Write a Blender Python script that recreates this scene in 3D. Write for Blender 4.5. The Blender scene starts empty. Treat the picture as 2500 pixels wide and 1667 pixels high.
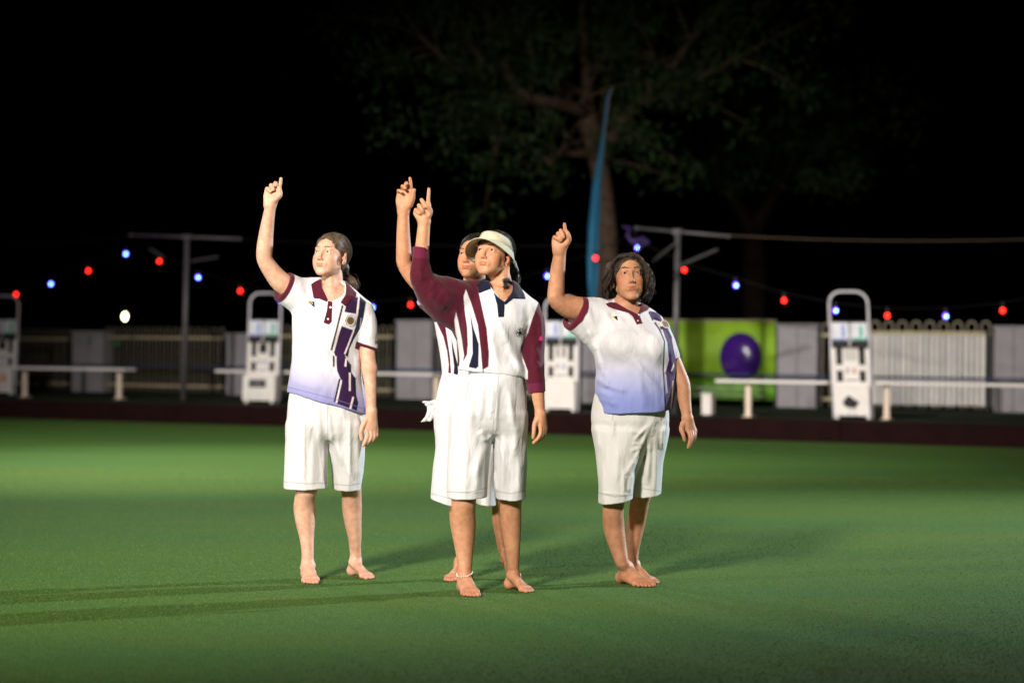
import bpy, math, random
import numpy as np
from mathutils import Vector, Matrix
from mathutils.bvhtree import BVHTree

random.seed(7)
rng = np.random.default_rng(11)
PI = math.pi
scene = bpy.context.scene
COL = scene.collection

# ---------------------------------------------------------------- camera, sky, light, exposure
FPX = 2500 * 85 / 36.0          # focal length in pixels of the 2500 px wide photograph
EYE = 1.14                      # camera height above the green
ROLL = math.radians(0.5)
cam_d = bpy.data.cameras.new('camera')
cam_d.lens = 85
cam_d.sensor_width = 36
cam_d.clip_start = 0.1
cam_d.clip_end = 600
cam_d.dof.use_dof = True
cam_d.dof.focus_distance = 11.15
cam_d.dof.aperture_fstop = 2.0
cam = bpy.data.objects.new('camera', cam_d)
COL.objects.link(cam)
cam.location = (0, 0, EYE)
cam.rotation_euler = (Matrix.Rotation(PI / 2, 3, 'X') @ Matrix.Rotation(ROLL, 3, 'Z')).to_euler()
scene.camera = cam

world = bpy.data.worlds.new('World')
scene.world = world
world.use_nodes = True
wn = world.node_tree
sky = wn.nodes.new('ShaderNodeTexSky')
sky.sky_type = 'NISHITA'
sky.sun_disc = False
sky.sun_elevation = math.radians(-6)
sky.sun_rotation = math.radians(200)
wn.links.new(sky.outputs[0], wn.nodes['Background'].inputs[0])
wn.nodes['Background'].inputs[1].default_value = 0.004


def floodlight(name, loc, target, watts, colour, cone, blend, radius):
    l = bpy.data.lights.new(name, 'SPOT')
    l.energy = watts
    l.color = colour
    l.spot_size = math.radians(cone)
    l.spot_blend = blend
    l.shadow_soft_size = radius
    o = bpy.data.objects.new(name, l)
    COL.objects.link(o)
    o.location = loc
    o.rotation_euler = (Vector(target) - Vector(loc)).to_track_quat('-Z', 'Y').to_euler()
    return o


# the masts round the green; all lamps stand outside the picture
floodlight('floodlight_right', (17, 21.5, 6.5), (-2.0, 12.0, 0.4), 26000, (0.82, 0.92, 1.0), 40, 1.0, 0.09)
floodlight('floodlight_front', (-4.6, -1.0, 6.6), (0.6, 20.5, 0.0), 15500, (1.0, 0.90, 0.79), 41, 1.0, 0.8)
floodlight('floodlight_back', (-9.5, 31, 9.0), (0.5, 19.5, 0.0), 7500, (0.92, 1.0, 0.88), 46, 1.0, 0.6)
floodlight('floodlight_left', (-12.0, 4.5, 3.2), (0, 12.0, 1.1), 3300, (1.0, 0.95, 0.90), 34, 0.9, 0.12)
floodlight('floodlight_far_side', (-7.0, 9.0, 9.5), (-1.4, 27.5, 0.0), 25000, (1.0, 0.93, 0.87), 48, 1.0, 0.3)

scene.view_settings.view_transform = 'Standard'
scene.view_settings.look = 'None'
scene.view_settings.exposure = 0.0
scene.view_settings.gamma = 1.0
scene.view_settings.use_curve_mapping = False
scene.render.engine = 'CYCLES'
scene.cycles.use_denoising = True
scene.cycles.max_bounces = 6
scene.cycles.sample_clamp_indirect = 4.0


# ---------------------------------------------------------------- pixels of the photograph -> points of the place
def Crop(x0, y0, s):
    def f(x, y):
        return (x0 + x / s, y0 + y / s)
    return f


K = 2500 / 2352.0


def at(u, v, Y):
    """the point at depth Y seen at (u, v) in the 2500 px photograph"""
    du, dv = u - 1250, v - 833.5
    c, s = math.cos(ROLL), math.sin(ROLL)
    x = du * c + dv * s
    z = dv * c - du * s
    return np.array([x * Y / FPX, Y, EYE - z * Y / FPX])


def to_px(P):
    """inverse of at(), for many points"""
    x = P[:, 0] / P[:, 1] * FPX
    z = (EYE - P[:, 2]) / P[:, 1] * FPX
    c, s = math.cos(ROLL), math.sin(ROLL)
    return x * c - z * s + 1250, z * c + x * s + 833.5


# ---------------------------------------------------------------- materials
def new_mat(name):
    m = bpy.data.materials.new(name)
    m.use_nodes = True
    nt = m.node_tree
    return m, nt, nt.nodes['Principled BSDF']


def plain(name, colour, rough=0.6, metal=0.0, noise=0.12, scale=14.0, bump=0.0, spec=0.4):
    m, nt, b = new_mat(name)
    b.inputs['Roughness'].default_value = rough
    b.inputs['Metallic'].default_value = metal
    b.inputs['Specular IOR Level'].default_value = spec
    tc = nt.nodes.new('ShaderNodeTexCoord')
    n = nt.nodes.new('ShaderNodeTexNoise')
    n.inputs['Scale'].default_value = scale
    n.inputs['Detail'].default_value = 6
    nt.links.new(tc.outputs['Object'], n.inputs['Vector'])
    r = nt.nodes.new('ShaderNodeValToRGB')
    r.color_ramp.elements[0].position = 0.3
    r.color_ramp.elements[1].position = 0.7
    c = colour
    r.color_ramp.elements[0].color = (c[0] * (1 - noise), c[1] * (1 - noise), c[2] * (1 - noise), 1)
    r.color_ramp.elements[1].color = (min(1, c[0] * (1 + noise)), min(1, c[1] * (1 + noise)), min(1, c[2] * (1 + noise)), 1)
    nt.links.new(n.outputs[0], r.inputs[0])
    nt.links.new(r.outputs[0], b.inputs['Base Color'])
    if bump:
        bp = nt.nodes.new('ShaderNodeBump')
        bp.inputs['Strength'].default_value = bump
        bp.inputs['Distance'].default_value = 0.01
        nt.links.new(n.outputs[0], bp.inputs['Height'])
        nt.links.new(bp.outputs[0], b.inputs['Normal'])
    return m


def emit(name, colour, strength):
    m, nt, b = new_mat(name)
    b.inputs['Base Color'].default_value = (*colour, 1)
    b.inputs['Emission Color'].default_value = (*colour, 1)
    b.inputs['Emission Strength'].default_value = strength
    return m


def cloth_mat(name, bump=0.25, scale=900.0, wrinkle=0.35):
    """woven cloth; the colour of the cloth itself comes from the vertex attribute Col"""
    m, nt, b = new_mat(name)
    b.inputs['Roughness'].default_value = 0.85
    b.inputs['Specular IOR Level'].default_value = 0.2
    b.inputs['Sheen Weight'].default_value = 0.15
    a = nt.nodes.new('ShaderNodeAttribute')
    a.attribute_name = 'Col'
    tc = nt.nodes.new('ShaderNodeTexCoord')
    n2 = nt.nodes.new('ShaderNodeTexNoise')
    n2.inputs['Scale'].default_value = 11
    n2.inputs['Detail'].default_value = 3.5
    n2.inputs['Roughness'].default_value = 0.5
    n2.inputs['Distortion'].default_value = 0.5
    mp = nt.nodes.new('ShaderNodeMapping')
    mp.inputs['Scale'].default_value = (1.5, 1.5, 0.55)
    mp.inputs['Rotation'].default_value = (0.0, 0.35, 0.0)
    nt.links.new(tc.outputs['Object'], mp.inputs['Vector'])
    nt.links.new(mp.outputs[0], n2.inputs['Vector'])
    mx = nt.nodes.new('ShaderNodeMix')
    mx.data_type = 'RGBA'
    mx.blend_type = 'MULTIPLY'
    mx.inputs['Factor'].default_value = 1
    r = nt.nodes.new('ShaderNodeValToRGB')
    r.color_ramp.elements[0].position = 0.3
    r.color_ramp.elements[0].color = (0.94, 0.94, 0.94, 1)
    r.color_ramp.elements[1].position = 0.7
    r.color_ramp.elements[1].color = (1, 1, 1, 1)
    nt.links.new(n2.outputs[0], r.inputs[0])
    nt.links.new(a.outputs['Color'], mx.inputs['A'])
    nt.links.new(r.outputs[0], mx.inputs['B'])
    nt.links.new(mx.outputs['Result'], b.inputs['Base Color'])
    n = nt.nodes.new('ShaderNodeTexNoise')
    n.inputs['Scale'].default_value = scale
    nt.links.new(tc.outputs['Object'], n.inputs['Vector'])
    b1 = nt.nodes.new('ShaderNodeBump')
    b1.inputs['Strength'].default_value = bump
    b1.inputs['Distance'].default_value = 0.0006
    nt.links.new(n.outputs[0], b1.inputs['Height'])
    b2 = nt.nodes.new('ShaderNodeBump')
    b2.inputs['Strength'].default_value = wrinkle
    b2.inputs['Distance'].default_value = 0.02
    nt.links.new(n2.outputs[0], b2.inputs['Height'])
    nt.links.new(b1.outputs[0], b2.inputs['Normal'])
    nt.links.new(b2.outputs[0], b.inputs['Normal'])
    return m


def skin_mat(name):
    m, nt, b = new_mat(name)
    b.inputs['Roughness'].default_value = 0.55
    b.inputs['Specular IOR Level'].default_value = 0.35
    b.inputs['Subsurface Weight'].default_value = 0.25
    b.inputs['Subsurface Radius'].default_value = (1.0, 0.45, 0.25)
    b.inputs['Subsurface Scale'].default_value = 0.012
    a = nt.nodes.new('ShaderNodeAttribute')
    a.attribute_name = 'Col'
    tc = nt.nodes.new('ShaderNodeTexCoord')
    n2 = nt.nodes.new('ShaderNodeTexNoise')
    n2.inputs['Scale'].default_value = 38
    n2.inputs['Detail'].default_value = 10
    n2.inputs['Roughness'].default_value = 0.65
    nt.links.new(tc.outputs['Object'], n2.inputs['Vector'])
    mx = nt.nodes.new('ShaderNodeMix')
    mx.data_type = 'RGBA'
    mx.blend_type = 'MULTIPLY'
    mx.inputs['Factor'].default_value = 1
    r = nt.nodes.new('ShaderNodeValToRGB')
    r.color_ramp.elements[0].position = 0.35
    r.color_ramp.elements[0].color = (0.82, 0.70, 0.68, 1)
    r.color_ramp.elements[1].position = 0.65
    r.color_ramp.elements[1].color = (1, 1, 1, 1)
    nt.links.new(n2.outputs[0], r.inputs[0])
    nt.links.new(a.outputs['Color'], mx.inputs['A'])
    nt.links.new(r.outputs[0], mx.inputs['B'])
    nt.links.new(mx.outputs['Result'], b.inputs['Base Color'])
    n = nt.nodes.new('ShaderNodeTexNoise')
    n.inputs['Scale'].default_value = 420
    nt.links.new(tc.outputs['Object'], n.inputs['Vector'])
    b1 = nt.nodes.new('ShaderNodeBump')
    b1.inputs['Strength'].default_value = 0.2
    b1.inputs['Distance'].default_value = 0.0008
    nt.links.new(n.outputs[0], b1.inputs['Height'])
    nt.links.new(b1.outputs[0], b.inputs['Normal'])
    return m


def hair_mat(name, c1, c2):
    m, nt, b = new_mat(name)
    b.inputs['Roughness'].default_value = 0.58
    b.inputs['Specular IOR Level'].default_value = 0.35
    tc = nt.nodes.new('ShaderNodeTexCoord')
    n = nt.nodes.new('ShaderNodeTexNoise')
    n.inputs['Scale'].default_value = 60
    n.inputs['Detail'].default_value = 6
    nt.links.new(tc.outputs['Object'], n.inputs['Vector'])
    r = nt.nodes.new('ShaderNodeValToRGB')
    r.color_ramp.elements[0].position = 0.35
    r.color_ramp.elements[0].color = (*c1, 1)
    r.color_ramp.elements[1].position = 0.7
    r.color_ramp.elements[1].color = (*c2, 1)
    nt.links.new(n.outputs[0], r.inputs[0])
    nt.links.new(r.outputs[0], b.inputs['Base Color'])
    return m


# ---------------------------------------------------------------- objects
def link(name, me, mat=None, parent=None):
    o = bpy.data.objects.new(name, me)
    COL.objects.link(o)
    if mat is not None and me is not None:
        me.materials.append(mat)
    if parent is not None:
        o.parent = parent
    return o


def raw_mesh(name, V, Fq, smooth=True):
    V = np.asarray(V, dtype=np.float32)
    Fq = np.asarray(Fq, dtype=np.int32)
    n = Fq.shape[1]
    me = bpy.data.meshes.new(name)
    me.vertices.add(len(V))
    me.vertices.foreach_set('co', V.ravel())
    me.loops.add(Fq.size)
    me.loops.foreach_set('vertex_index', Fq.ravel())
    me.polygons.add(len(Fq))
    me.polygons.foreach_set('loop_start', np.arange(0, Fq.size, n, dtype=np.int32))
    me.polygons.foreach_set('loop_total', np.full(len(Fq), n, dtype=np.int32))
    me.polygons.foreach_set('use_smooth', np.full(len(Fq), smooth))
    me.update(calc_edges=True)
    return me


class MB:
    """collects simple solids and links them as one mesh object, in the frame of its parent"""

    def __init__(self):
        self.v = []
        self.f = []

    def add(self, vs, fs):
        n = len(self.v)
        self.v.extend([tuple(map(float, p)) for p in vs])
        self.f.extend([tuple(n + i for i in f) for f in fs])
        return self

    def box(self, c, size, ex=(1, 0, 0), ey=(0, 1, 0), ez=(0, 0, 1), bevel=0.0):
        c, ex, ey, ez = map(np.array, (c, ex, ey, ez))
        hx, hy, hz = [s / 2 for s in size]
        if bevel <= 0:
            vs = [c + sx * hx * ex + sy * hy * ey + sz * hz * ez for sz in (-1, 1) for sy in (-1, 1) for sx in (-1, 1)]
            fs = [(0, 2, 3, 1), (4, 5, 7, 6), (0, 1, 5, 4), (2, 6, 7, 3), (0, 4, 6, 2), (1, 3, 7, 5)]
            return self.add(vs, fs)
        b = min(bevel, hx * 0.9, hy * 0.9, hz * 0.9)
        prof = [(-hz, b), (-hz + b, 0), (hz - b, 0), (hz, b)]
        vs = []
        for z, i in prof:
            X, Yy = hx - i, hy - i
            for x, y in ((X, -Yy + b), (X, Yy - b), (X - b, Yy), (-X + b, Yy), (-X, Yy - b), (-X, -Yy + b), (-X + b, -Yy), (X - b, -Yy)):
                vs.append(c + x * ex + y * ey + z * ez)
        fs = [tuple(range(7, -1, -1)), tuple(range(24, 32))]
        for k in range(3):
            for i in range(8):
                fs.append((k * 8 + i, k * 8 + (i + 1) % 8, k * 8 + 8 + (i + 1) % 8, k * 8 + 8 + i))
        return self.add(vs, fs)

    def tube(self, pts, r, n=8, closed=False, cap=True):
        pts = [np.array(p, dtype=float) for p in pts]
        m = len(pts)
        rr = r if hasattr(r, '__len__') else [r] * m
        up = None
        vs = []
        for i in range(m):
            if closed:
                t = pts[(i + 1) % m] - pts[i - 1]
            else:
                t = pts[min(i + 1, m - 1)] - pts[max(i - 1, 0)]
            t = t / (np.linalg.norm(t) + 1e-12)
            if up is None:
                up = np.array([0, 0, 1.0]) if abs(t[2]) < 0.9 else np.array([1.0, 0, 0])
            a = np.cross(t, up)
            a /= np.linalg.norm(a) + 1e-12
            up = np.cross(a, t)
            for k in range(n):
                w = 2 * PI * k / n
                vs.append(pts[i] + rr[i] * (math.cos(w) * a + math.sin(w) * up))
        fs = []
        for i in range(m if closed else m - 1):
            j = (i + 1) % m
            for k in range(n):
                fs.append((i * n + k, i * n + (k + 1) % n, j * n + (k + 1) % n, j * n + k))
        if cap and not closed:
            fs.append(tuple(range(n - 1, -1, -1)))
            fs.append(tuple((m - 1) * n + k for k in range(n)))
        return self.add(vs, fs)

    def ball(self, c, r, nu=14, nv=9, ex=(1, 0, 0), ey=(0, 1, 0), ez=(0, 0, 1)):
        c, ex, ey, ez = map(np.array, (c, ex, ey, ez))
        rr = r if hasattr(r, '__len__') else (r, r, r)
        vs = [c - rr[2] * ez]
        for j in range(1, nv):
            p = -PI / 2 + PI * j / nv
            for i in range(nu):
                t = 2 * PI * i / nu
                vs.append(c + rr[0] * math.cos(p) * math.cos(t) * ex + rr[1] * math.cos(p) * math.sin(t) * ey + rr[2] * math.sin(p) * ez)
        vs.append(c + rr[2] * ez)
        fs = [(0, 1 + (i + 1) % nu, 1 + i) for i in range(nu)]
        for j in range(nv - 2):
            for i in range(nu):
                a = 1 + j * nu
                fs.append((a + i, a + (i + 1) % nu, a + nu + (i + 1) % nu, a + nu + i))
        last = len(vs) - 1
        a = 1 + (nv - 2) * nu
        fs += [(a + i, a + (i + 1) % nu, last) for i in range(nu)]
        return self.add(vs, fs)

    def prism(self, outline, c, ex, ez, depth, ey):
        """a 2-D outline in (ex, ez), extruded by depth along ey"""
        c, ex, ey, ez = map(np.array, (c, ex, ey, ez))
        n = len(outline)
        vs = [c + x * ex + z * ez for x, z in outline] + [c + x * ex + z * ez + depth * ey for x, z in outline]
        fs = [tuple(range(n)), tuple(range(2 * n - 1, n - 1, -1))]
        for i in range(n):
            fs.append((i, n + i, n + (i + 1) % n, (i + 1) % n))
        return self.add(vs, fs)

    def build(self, name, mat, parent=None, smooth=False):
        me = bpy.data.meshes.new(name)
        me.from_pydata(self.v, [], self.f)
        me.update()
        if smooth:
            me.polygons.foreach_set('use_smooth', [True] * len(me.polygons))
        if parent is not None:
            inv = np.array(parent.matrix_world_saved) if False else None
            off = np.array(PARENT_AT.get(parent.name, (0, 0, 0)))
            co = np.array(self.v, dtype=np.float32) - off.astype(np.float32)
            me.vertices.foreach_set('co', co.ravel())
            me.update()
        return link(name, me, mat, parent)


PARENT_AT = {}      # world position of every thing's Empty, so that parts are stored relative to it


def tag(o, label=None, cat=None, group=None, kind=None):
    for k, v in (('label', label), ('category', cat), ('group', group), ('kind', kind)):
        if v:
            o[k] = v
    return o


def thing(name, loc, label, cat, group=None):
    o = bpy.data.objects.new(name, None)
    o.empty_display_size = 0.1
    COL.objects.link(o)
    o.location = [float(q) for q in loc]
    PARENT_AT[o.name] = tuple(float(q) for q in loc)
    return tag(o, label, cat, group)


# ---------------------------------------------------------------- implicit surfaces (bodies, clothes, hair)
def smin(a, b, k):
    h = np.maximum(k - np.abs(a - b), 0) / k
    return np.minimum(a, b) - h * h * k * 0.25


def smax(a, b, k):
    return -smin(-a, -b, k)


def dist2poly(X, Z, poly):
    """signed distance to a 2-D polygon, negative inside"""
    d = np.full(X.shape, 1e9)
    inside = np.zeros(X.shape, dtype=bool)
    n = len(poly)
    for i in range(n):
        x1, z1 = poly[i]
        x2, z2 = poly[(i + 1) % n]
        ex, ez = x2 - x1, z2 - z1
        t = np.clip(((X - x1) * ex + (Z - z1) * ez) / (ex * ex + ez * ez + 1e-12), 0, 1)
        d = np.minimum(d, (X - x1 - t * ex) ** 2 + (Z - z1 - t * ez) ** 2)
        c = ((z1 > Z) != (z2 > Z)) & (X < (x2 - x1) * (Z - z1) / (z2 - z1 + 1e-12) + x1)
        inside ^= c
    return np.where(inside, -1, 1) * np.sqrt(d)


class Field:
    def __init__(self):
        self.ops = []
        self.post = []

    def op(self, kind, fn, c, R, k=0.01):
        self.ops.append((kind, fn, None if c is None else np.array(c, dtype=float), R, k))
        return self

    def cap(self, a, b, ra, rb, k=0.012, kind='u', flat=None):
        a, b = np.array(a, dtype=float), np.array(b, dtype=float)
        ab = b - a
        L2 = float(ab @ ab) + 1e-12
        n, f = (None, 1.0) if flat is None else (np.array(flat[0], dtype=float), flat[1])

        def fn(P):
            q = P - a
            t = np.clip(q @ ab / L2, 0, 1)
            w = q - t[:, None] * ab
            r = ra + (rb - ra) * t
            if n is not None:
                c = w @ n
                w = w + np.outer(c * (1 / f - 1), n)
                return (np.sqrt(np.einsum('ij,ij->i', w, w)) - r) * min(1.0, f)
            return np.sqrt(np.einsum('ij,ij->i', w, w)) - r
        return self.op(kind, fn, (a + b) / 2, math.sqrt(L2) / 2 + max(ra, rb) * max(1, f), k)

    def chain(self, pts, rr, k=0.012, flat=None, sub=3):
        """one limb: tapered segments along a smooth curve through the points"""
        P0 = np.array(pts, dtype=float)
        R0 = np.array(rr, dtype=float)
        n = len(P0)
        if n > 2:
            D = np.concatenate([P0, R0[:, None]], 1)
            D = np.concatenate([2 * D[:1] - D[1:2], D, 2 * D[-1:] - D[-2:-1]])
            out = []
            for i in range(1, n):
                for t in np.arange(sub) / sub:
                    a, b, c, e = D[i - 1], D[i], D[i + 1], D[i + 2]
                    out.append(0.5 * (2 * b + (c - a) * t + (2 * a - 5 * b + 4 * c - e) * t * t + (3 * b - a - 3 * c + e) * t ** 3))
            out.append(D[n])
            D = np.array(out)
            P0, R0 = D[:, :3], D[:, 3]
        A, Bq, ra, rb = P0[:-1], P0[1:], R0[:-1], R0[1:]
        AB = Bq - A
        L2 = (AB ** 2).sum(1) + 1e-12

        def fn(P):
            pc = (P[0] + P[-1]) / 2
            q = pc - A
            t = np.clip((q * AB).sum(1) / L2, 0, 1)
            w = q - t[:, None] * AB
            dm = np.sqrt((w * w).sum(1)) - (ra + (rb - ra) * t)
            if len(P) == 1:
                return dm.min(keepdims=True)
            ext = math.sqrt(((P[0] - pc) ** 2).sum()) if len(P) in (2197, 4913) else 9.0
            d = None
            for i in np.nonzero(dm <= dm.min() + 2 * ext)[0]:
                q = P - A[i]
                t = np.clip(q @ AB[i] / L2[i], 0, 1)
                w = q - t[:, None] * AB[i]
                e = np.sqrt(np.einsum('ij,ij->i', w, w)) - (ra[i] + (rb[i] - ra[i]) * t)
                d = e if d is None else np.minimum(d, e)
            return d
        lo, hi = (P0 - R0[:, None]).min(0), (P0 + R0[:, None]).max(0)
        return self.op('u', fn, (lo + hi) / 2, float(np.linalg.norm(hi - lo)) / 2, k)

    def ball(self, c, r, k=0.012, kind='u'):
        c = np.array(c, dtype=float)

        def fn(P):
            w = P - c
            return np.sqrt(np.einsum('ij,ij->i', w, w)) - r
        return self.op(kind, fn, c, r, k)

    def ell(self, c, r, R=None, k=0.012, kind='u'):
        c, r = np.array(c, dtype=float), np.array(r, dtype=float)
        Rm = np.eye(3) if R is None else np.array(R)

        def fn(P):
            w = (P - c) @ Rm
            k0 = np.sqrt(((w / r) ** 2).sum(1))
            k1 = np.sqrt(((w / (r * r)) ** 2).sum(1)) + 1e-9
            return np.clip(k0 * (k0 - 1) / k1, -0.15, 0.25)
        return self.op(kind, fn, c, float(r.max()), k)

    def plane(self, p, n, k=0.003):
        """keep the side the normal points away from"""
        p, n = np.array(p, dtype=float), np.array(n, dtype=float)
        n = n / np.linalg.norm(n)
        return self.op('i', lambda P: (P - p) @ n, None, None, k)

    def ev(self, P, bc=None, br=0.0):
        d = np.full(len(P), 0.2)
        for kind, fn, c, R, k in self.ops:
            if bc is not None and c is not None and kind in 'us':
                if math.sqrt(((bc - c) ** 2).sum()) - R - br - k - 0.012 > 0:
                    continue
                if fn(bc[None])[0] - br * 1.08 > k + 0.014:
                    continue
            v = fn(P)
            if kind == 'u':
                d = smin(d, v, k)
            elif kind == 's':
                d = smax(d, -v, k)
            else:
                d = smax(d, v, k)
        for g in self.post:
            d = g(P, d)
        return d

    def fn(self):
        return lambda P: self.ev(P)


def loft(rows, n=64, power=2.0, sm=3.0, shrink=0.0, zpad=0.02):
    """rows: (z, cx, cy, a, b). Returns f(P), centre, radius"""
    rows = sorted(rows)
    R = np.array(rows)
    zs = np.linspace(R[0, 0], R[-1, 0], n)
    A = np.stack([np.interp(zs, R[:, 0], R[:, i]) for i in range(1, 5)], 1)
    if sm:
        w = np.exp(-0.5 * (np.arange(-8, 9) / sm) ** 2)
        w /= w.sum()
        Ap = np.concatenate([2 * A[:1] - A[8:0:-1], A, 2 * A[-1:] - A[-2:-10:-1]])
        A = np.stack([np.convolve(Ap[:, i], w, 'valid') for i in range(4)], 1)
    A[:, 2:] = np.maximum(A[:, 2:] - shrink, 0.01)
    z0, z1 = zs[0] + shrink, zs[-1] - shrink

    def fn(P):
        z = P[:, 2]
        cx, cy, a, b = (np.interp(z, zs, A[:, i]) for i in range(4))
        X, Yv = np.abs((P[:, 0] - cx) / a), np.abs((P[:, 1] - cy) / b)
        if power == 2.0:
            k0 = np.sqrt(X * X + Yv * Yv)
            k1 = np.sqrt((X / a) ** 2 + (Yv / b) ** 2) + 1e-6
            d = np.clip(k0 * (k0 - 1) / k1, -0.2, 0.3)
            d = np.where(k0 < 0.3, (k0 - 1) * np.minimum(a, b), d)
        else:
            k0 = (X ** power + Yv ** power) ** (1 / power)
            d = (k0 - 1) * np.minimum(a, b)
        dz = np.maximum(z0 - z, z - z1)
        return smax(d, dz, zpad)
    c = np.array([A[:, 0].mean(), A[:, 1].mean(), (z0 + z1) / 2])
    return fn, c, math.hypot((z1 - z0) / 2, max(A[:, 2].max(), A[:, 3].max()) + np.abs(A[:, 0] - c[0]).max())


_C = np.array([(i, j, k) for i in (0, 1) for j in (0, 1) for k in (0, 1)])
_E = [(a, b) for a in range(8) for b in range(a + 1, 8) if np.abs(_C[a] - _C[b]).sum() == 1]


def polygonise(field, lo, hi, h, B=12):
    """surface nets over the blocks the surface runs through"""
    lo, hi = np.array(lo, dtype=float), np.array(hi, dtype=float)
    nb = np.ceil((hi - lo) / (h * B)).astype(int)
    bs = h * B
    gi = np.stack(np.meshgrid(*[np.arange(n) for n in nb], indexing='ij'), -1).reshape(-1, 3)
    cen = lo + (gi + 0.5) * bs
    br = bs * 0.8661
    d = field.ev(cen)
    act = gi[np.abs(d) < br * 1.35 + 0.012]
    g = np.arange(B + 1)
    base = np.stack(np.meshgrid(g, g, g, indexing='ij'), -1).reshape(-1, 3) * h
    big = (nb.max() + 2) * B + 8
    VP, VK, EQ = [], [], [[], [], []]
    for b in act:
        o = lo + b * bs
        v = field.ev(base + o, o + bs / 2, br).reshape(B + 1, B + 1, B + 1)
        S = v < 0
        if S.all() or not S.any():
            continue
        cnt = sum(S[i:i + B, j:j + B, k:k + B].astype(np.int8) for i, j, k in _C)
        I = np.argwhere((cnt > 0) & (cnt < 8))
        if not len(I):
            continue
        cv = np.stack([v[I[:, 0] + c[0], I[:, 1] + c[1], I[:, 2] + c[2]] for c in _C], 1)
        acc = np.zeros((len(I), 3))
        num = np.zeros(len(I))
        for a, e in _E:
            va, ve = cv[:, a], cv[:, e]
            m = (va < 0) != (ve < 0)
            t = np.where(m, va / np.where(m, va - ve, 1), 0)
            acc += np.where(m[:, None], _C[a] + t[:, None] * (_C[e] - _C[a]), 0)
            num += m
        G = I + b * B
        VP.append(lo + (G + acc / num[:, None]) * h)
        VK.append((G[:, 0] * big + G[:, 1]) * big + G[:, 2])
        for ax in range(3):
            s0 = S[:B, :B, :B]
            s1 = S[1:, :B, :B] if ax == 0 else (S[:B, 1:, :B] if ax == 1 else S[:B, :B, 1:])
            J = np.argwhere(s0 != s1)
            if len(J):
                EQ[ax].append(np.concatenate([J + b * B, s0[J[:, 0], J[:, 1], J[:, 2]][:, None]], 1))
    V = np.concatenate(VP)
    key = np.concatenate(VK)
    order = np.argsort(key)
    V, key = V[order], key[order]
    quads = []
    for ax in range(3):
        if not EQ[ax]:
            continue
        E = np.concatenate(EQ[ax])
        u, w = [(1, 2), (2, 0), (0, 1)][ax]
        ids = []
        for du, dw in ((0, 0), (-1, 0), (-1, -1), (0, -1)):
            c = E[:, :3].copy()
            c[:, u] += du
            c[:, w] += dw
            kk = (c[:, 0] * big + c[:, 1]) * big + c[:, 2]
            pos = np.clip(np.searchsorted(key, kk), 0, len(key) - 1)
            ids.append(np.where(key[pos] == kk, pos, -1))
        Q = np.stack(ids, 1)
        ok = (Q >= 0).all(1)
        Q, s = Q[ok], E[ok, 3].astype(bool)
        Q[~s] = Q[~s][:, ::-1]
        quads.append(Q)
    Q = np.concatenate(quads)
    return V, Q


def relax(V, Q, it=1, f=0.5):
    for _ in range(it):
        acc = np.zeros_like(V)
        cnt = np.zeros(len(V))
        for a, b in ((0, 1), (1, 2), (2, 3), (3, 0)):
            np.add.at(acc, Q[:, a], V[Q[:, b]])
            np.add.at(cnt, Q[:, a], 1)
        V = V * (1 - f) + f * acc / np.maximum(cnt, 1)[:, None]
    return V


def vnormals(V, Q):
    n = np.cross(V[Q[:, 2]] - V[Q[:, 0]], V[Q[:, 3]] - V[Q[:, 1]])
    N = np.zeros_like(V)
    for i in range(4):
        np.add.at(N, Q[:, i], n)
    return N / (np.linalg.norm(N, axis=1)[:, None] + 1e-12)


def add_colours(me, C):
    a = me.color_attributes.new('Col', 'FLOAT_COLOR', 'POINT')
    full = np.concatenate([C, np.ones((len(C), 1))], 1).astype(np.float32)
    a.data.foreach_set('color', full.ravel())


def skin_object(name, V, Q, C, mat, parent):
    off = np.array(PARENT_AT[parent.name])
    me = raw_mesh(name, V - off, Q)
    add_colours(me, C)
    return link(name, me, mat, parent)


def vnoise(P, s, seed=0):
    """cheap smooth pseudo-noise, -1..1"""
    a = seed * 1.7
    x, y, z = P[:, 0] * s, P[:, 1] * s, P[:, 2] * s
    return (np.sin(x * 1.3 + 1.1 * np.sin(z * 0.9 + a) + a) * np.cos(y * 1.1 - z * 0.7 + a * 0.3)
            + 0.5 * np.sin(z * 2.3 + 1.7 * np.sin(x * 1.9 - a) + y * 1.2)) / 1.5


# ================================================================ THE PLACE
ANG = math.radians(28.5)
EA = np.array([math.cos(ANG), -math.sin(ANG), 0.0])      # along the ditch, to the right
EB = np.array([math.sin(ANG), math.cos(ANG), 0.0])       # away from the camera
ZT = 0.245                                               # the surround lies this much above the green
UP = np.array([0, 0, 1.0])


def place(a, b, z=ZT):
    p = np.array([0, 30.5, 0.0]) + a * EA + b * EB
    p[2] = z
    return p


def along(u, b):
    """how far along the ditch line lies the point at distance b behind it that shows at column u (2352 px wide picture)"""
    k = (u * K - 1250) / FPX
    c, s = math.cos(ANG), math.sin(ANG)
    return (k * (30.5 + b * c) - b * s) / (c + k * s)


def height(u, v, p):
    """height of the point above p that shows at row v (2352 px wide picture)"""
    return at(u * K, v * K, p[1])[2]


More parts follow.
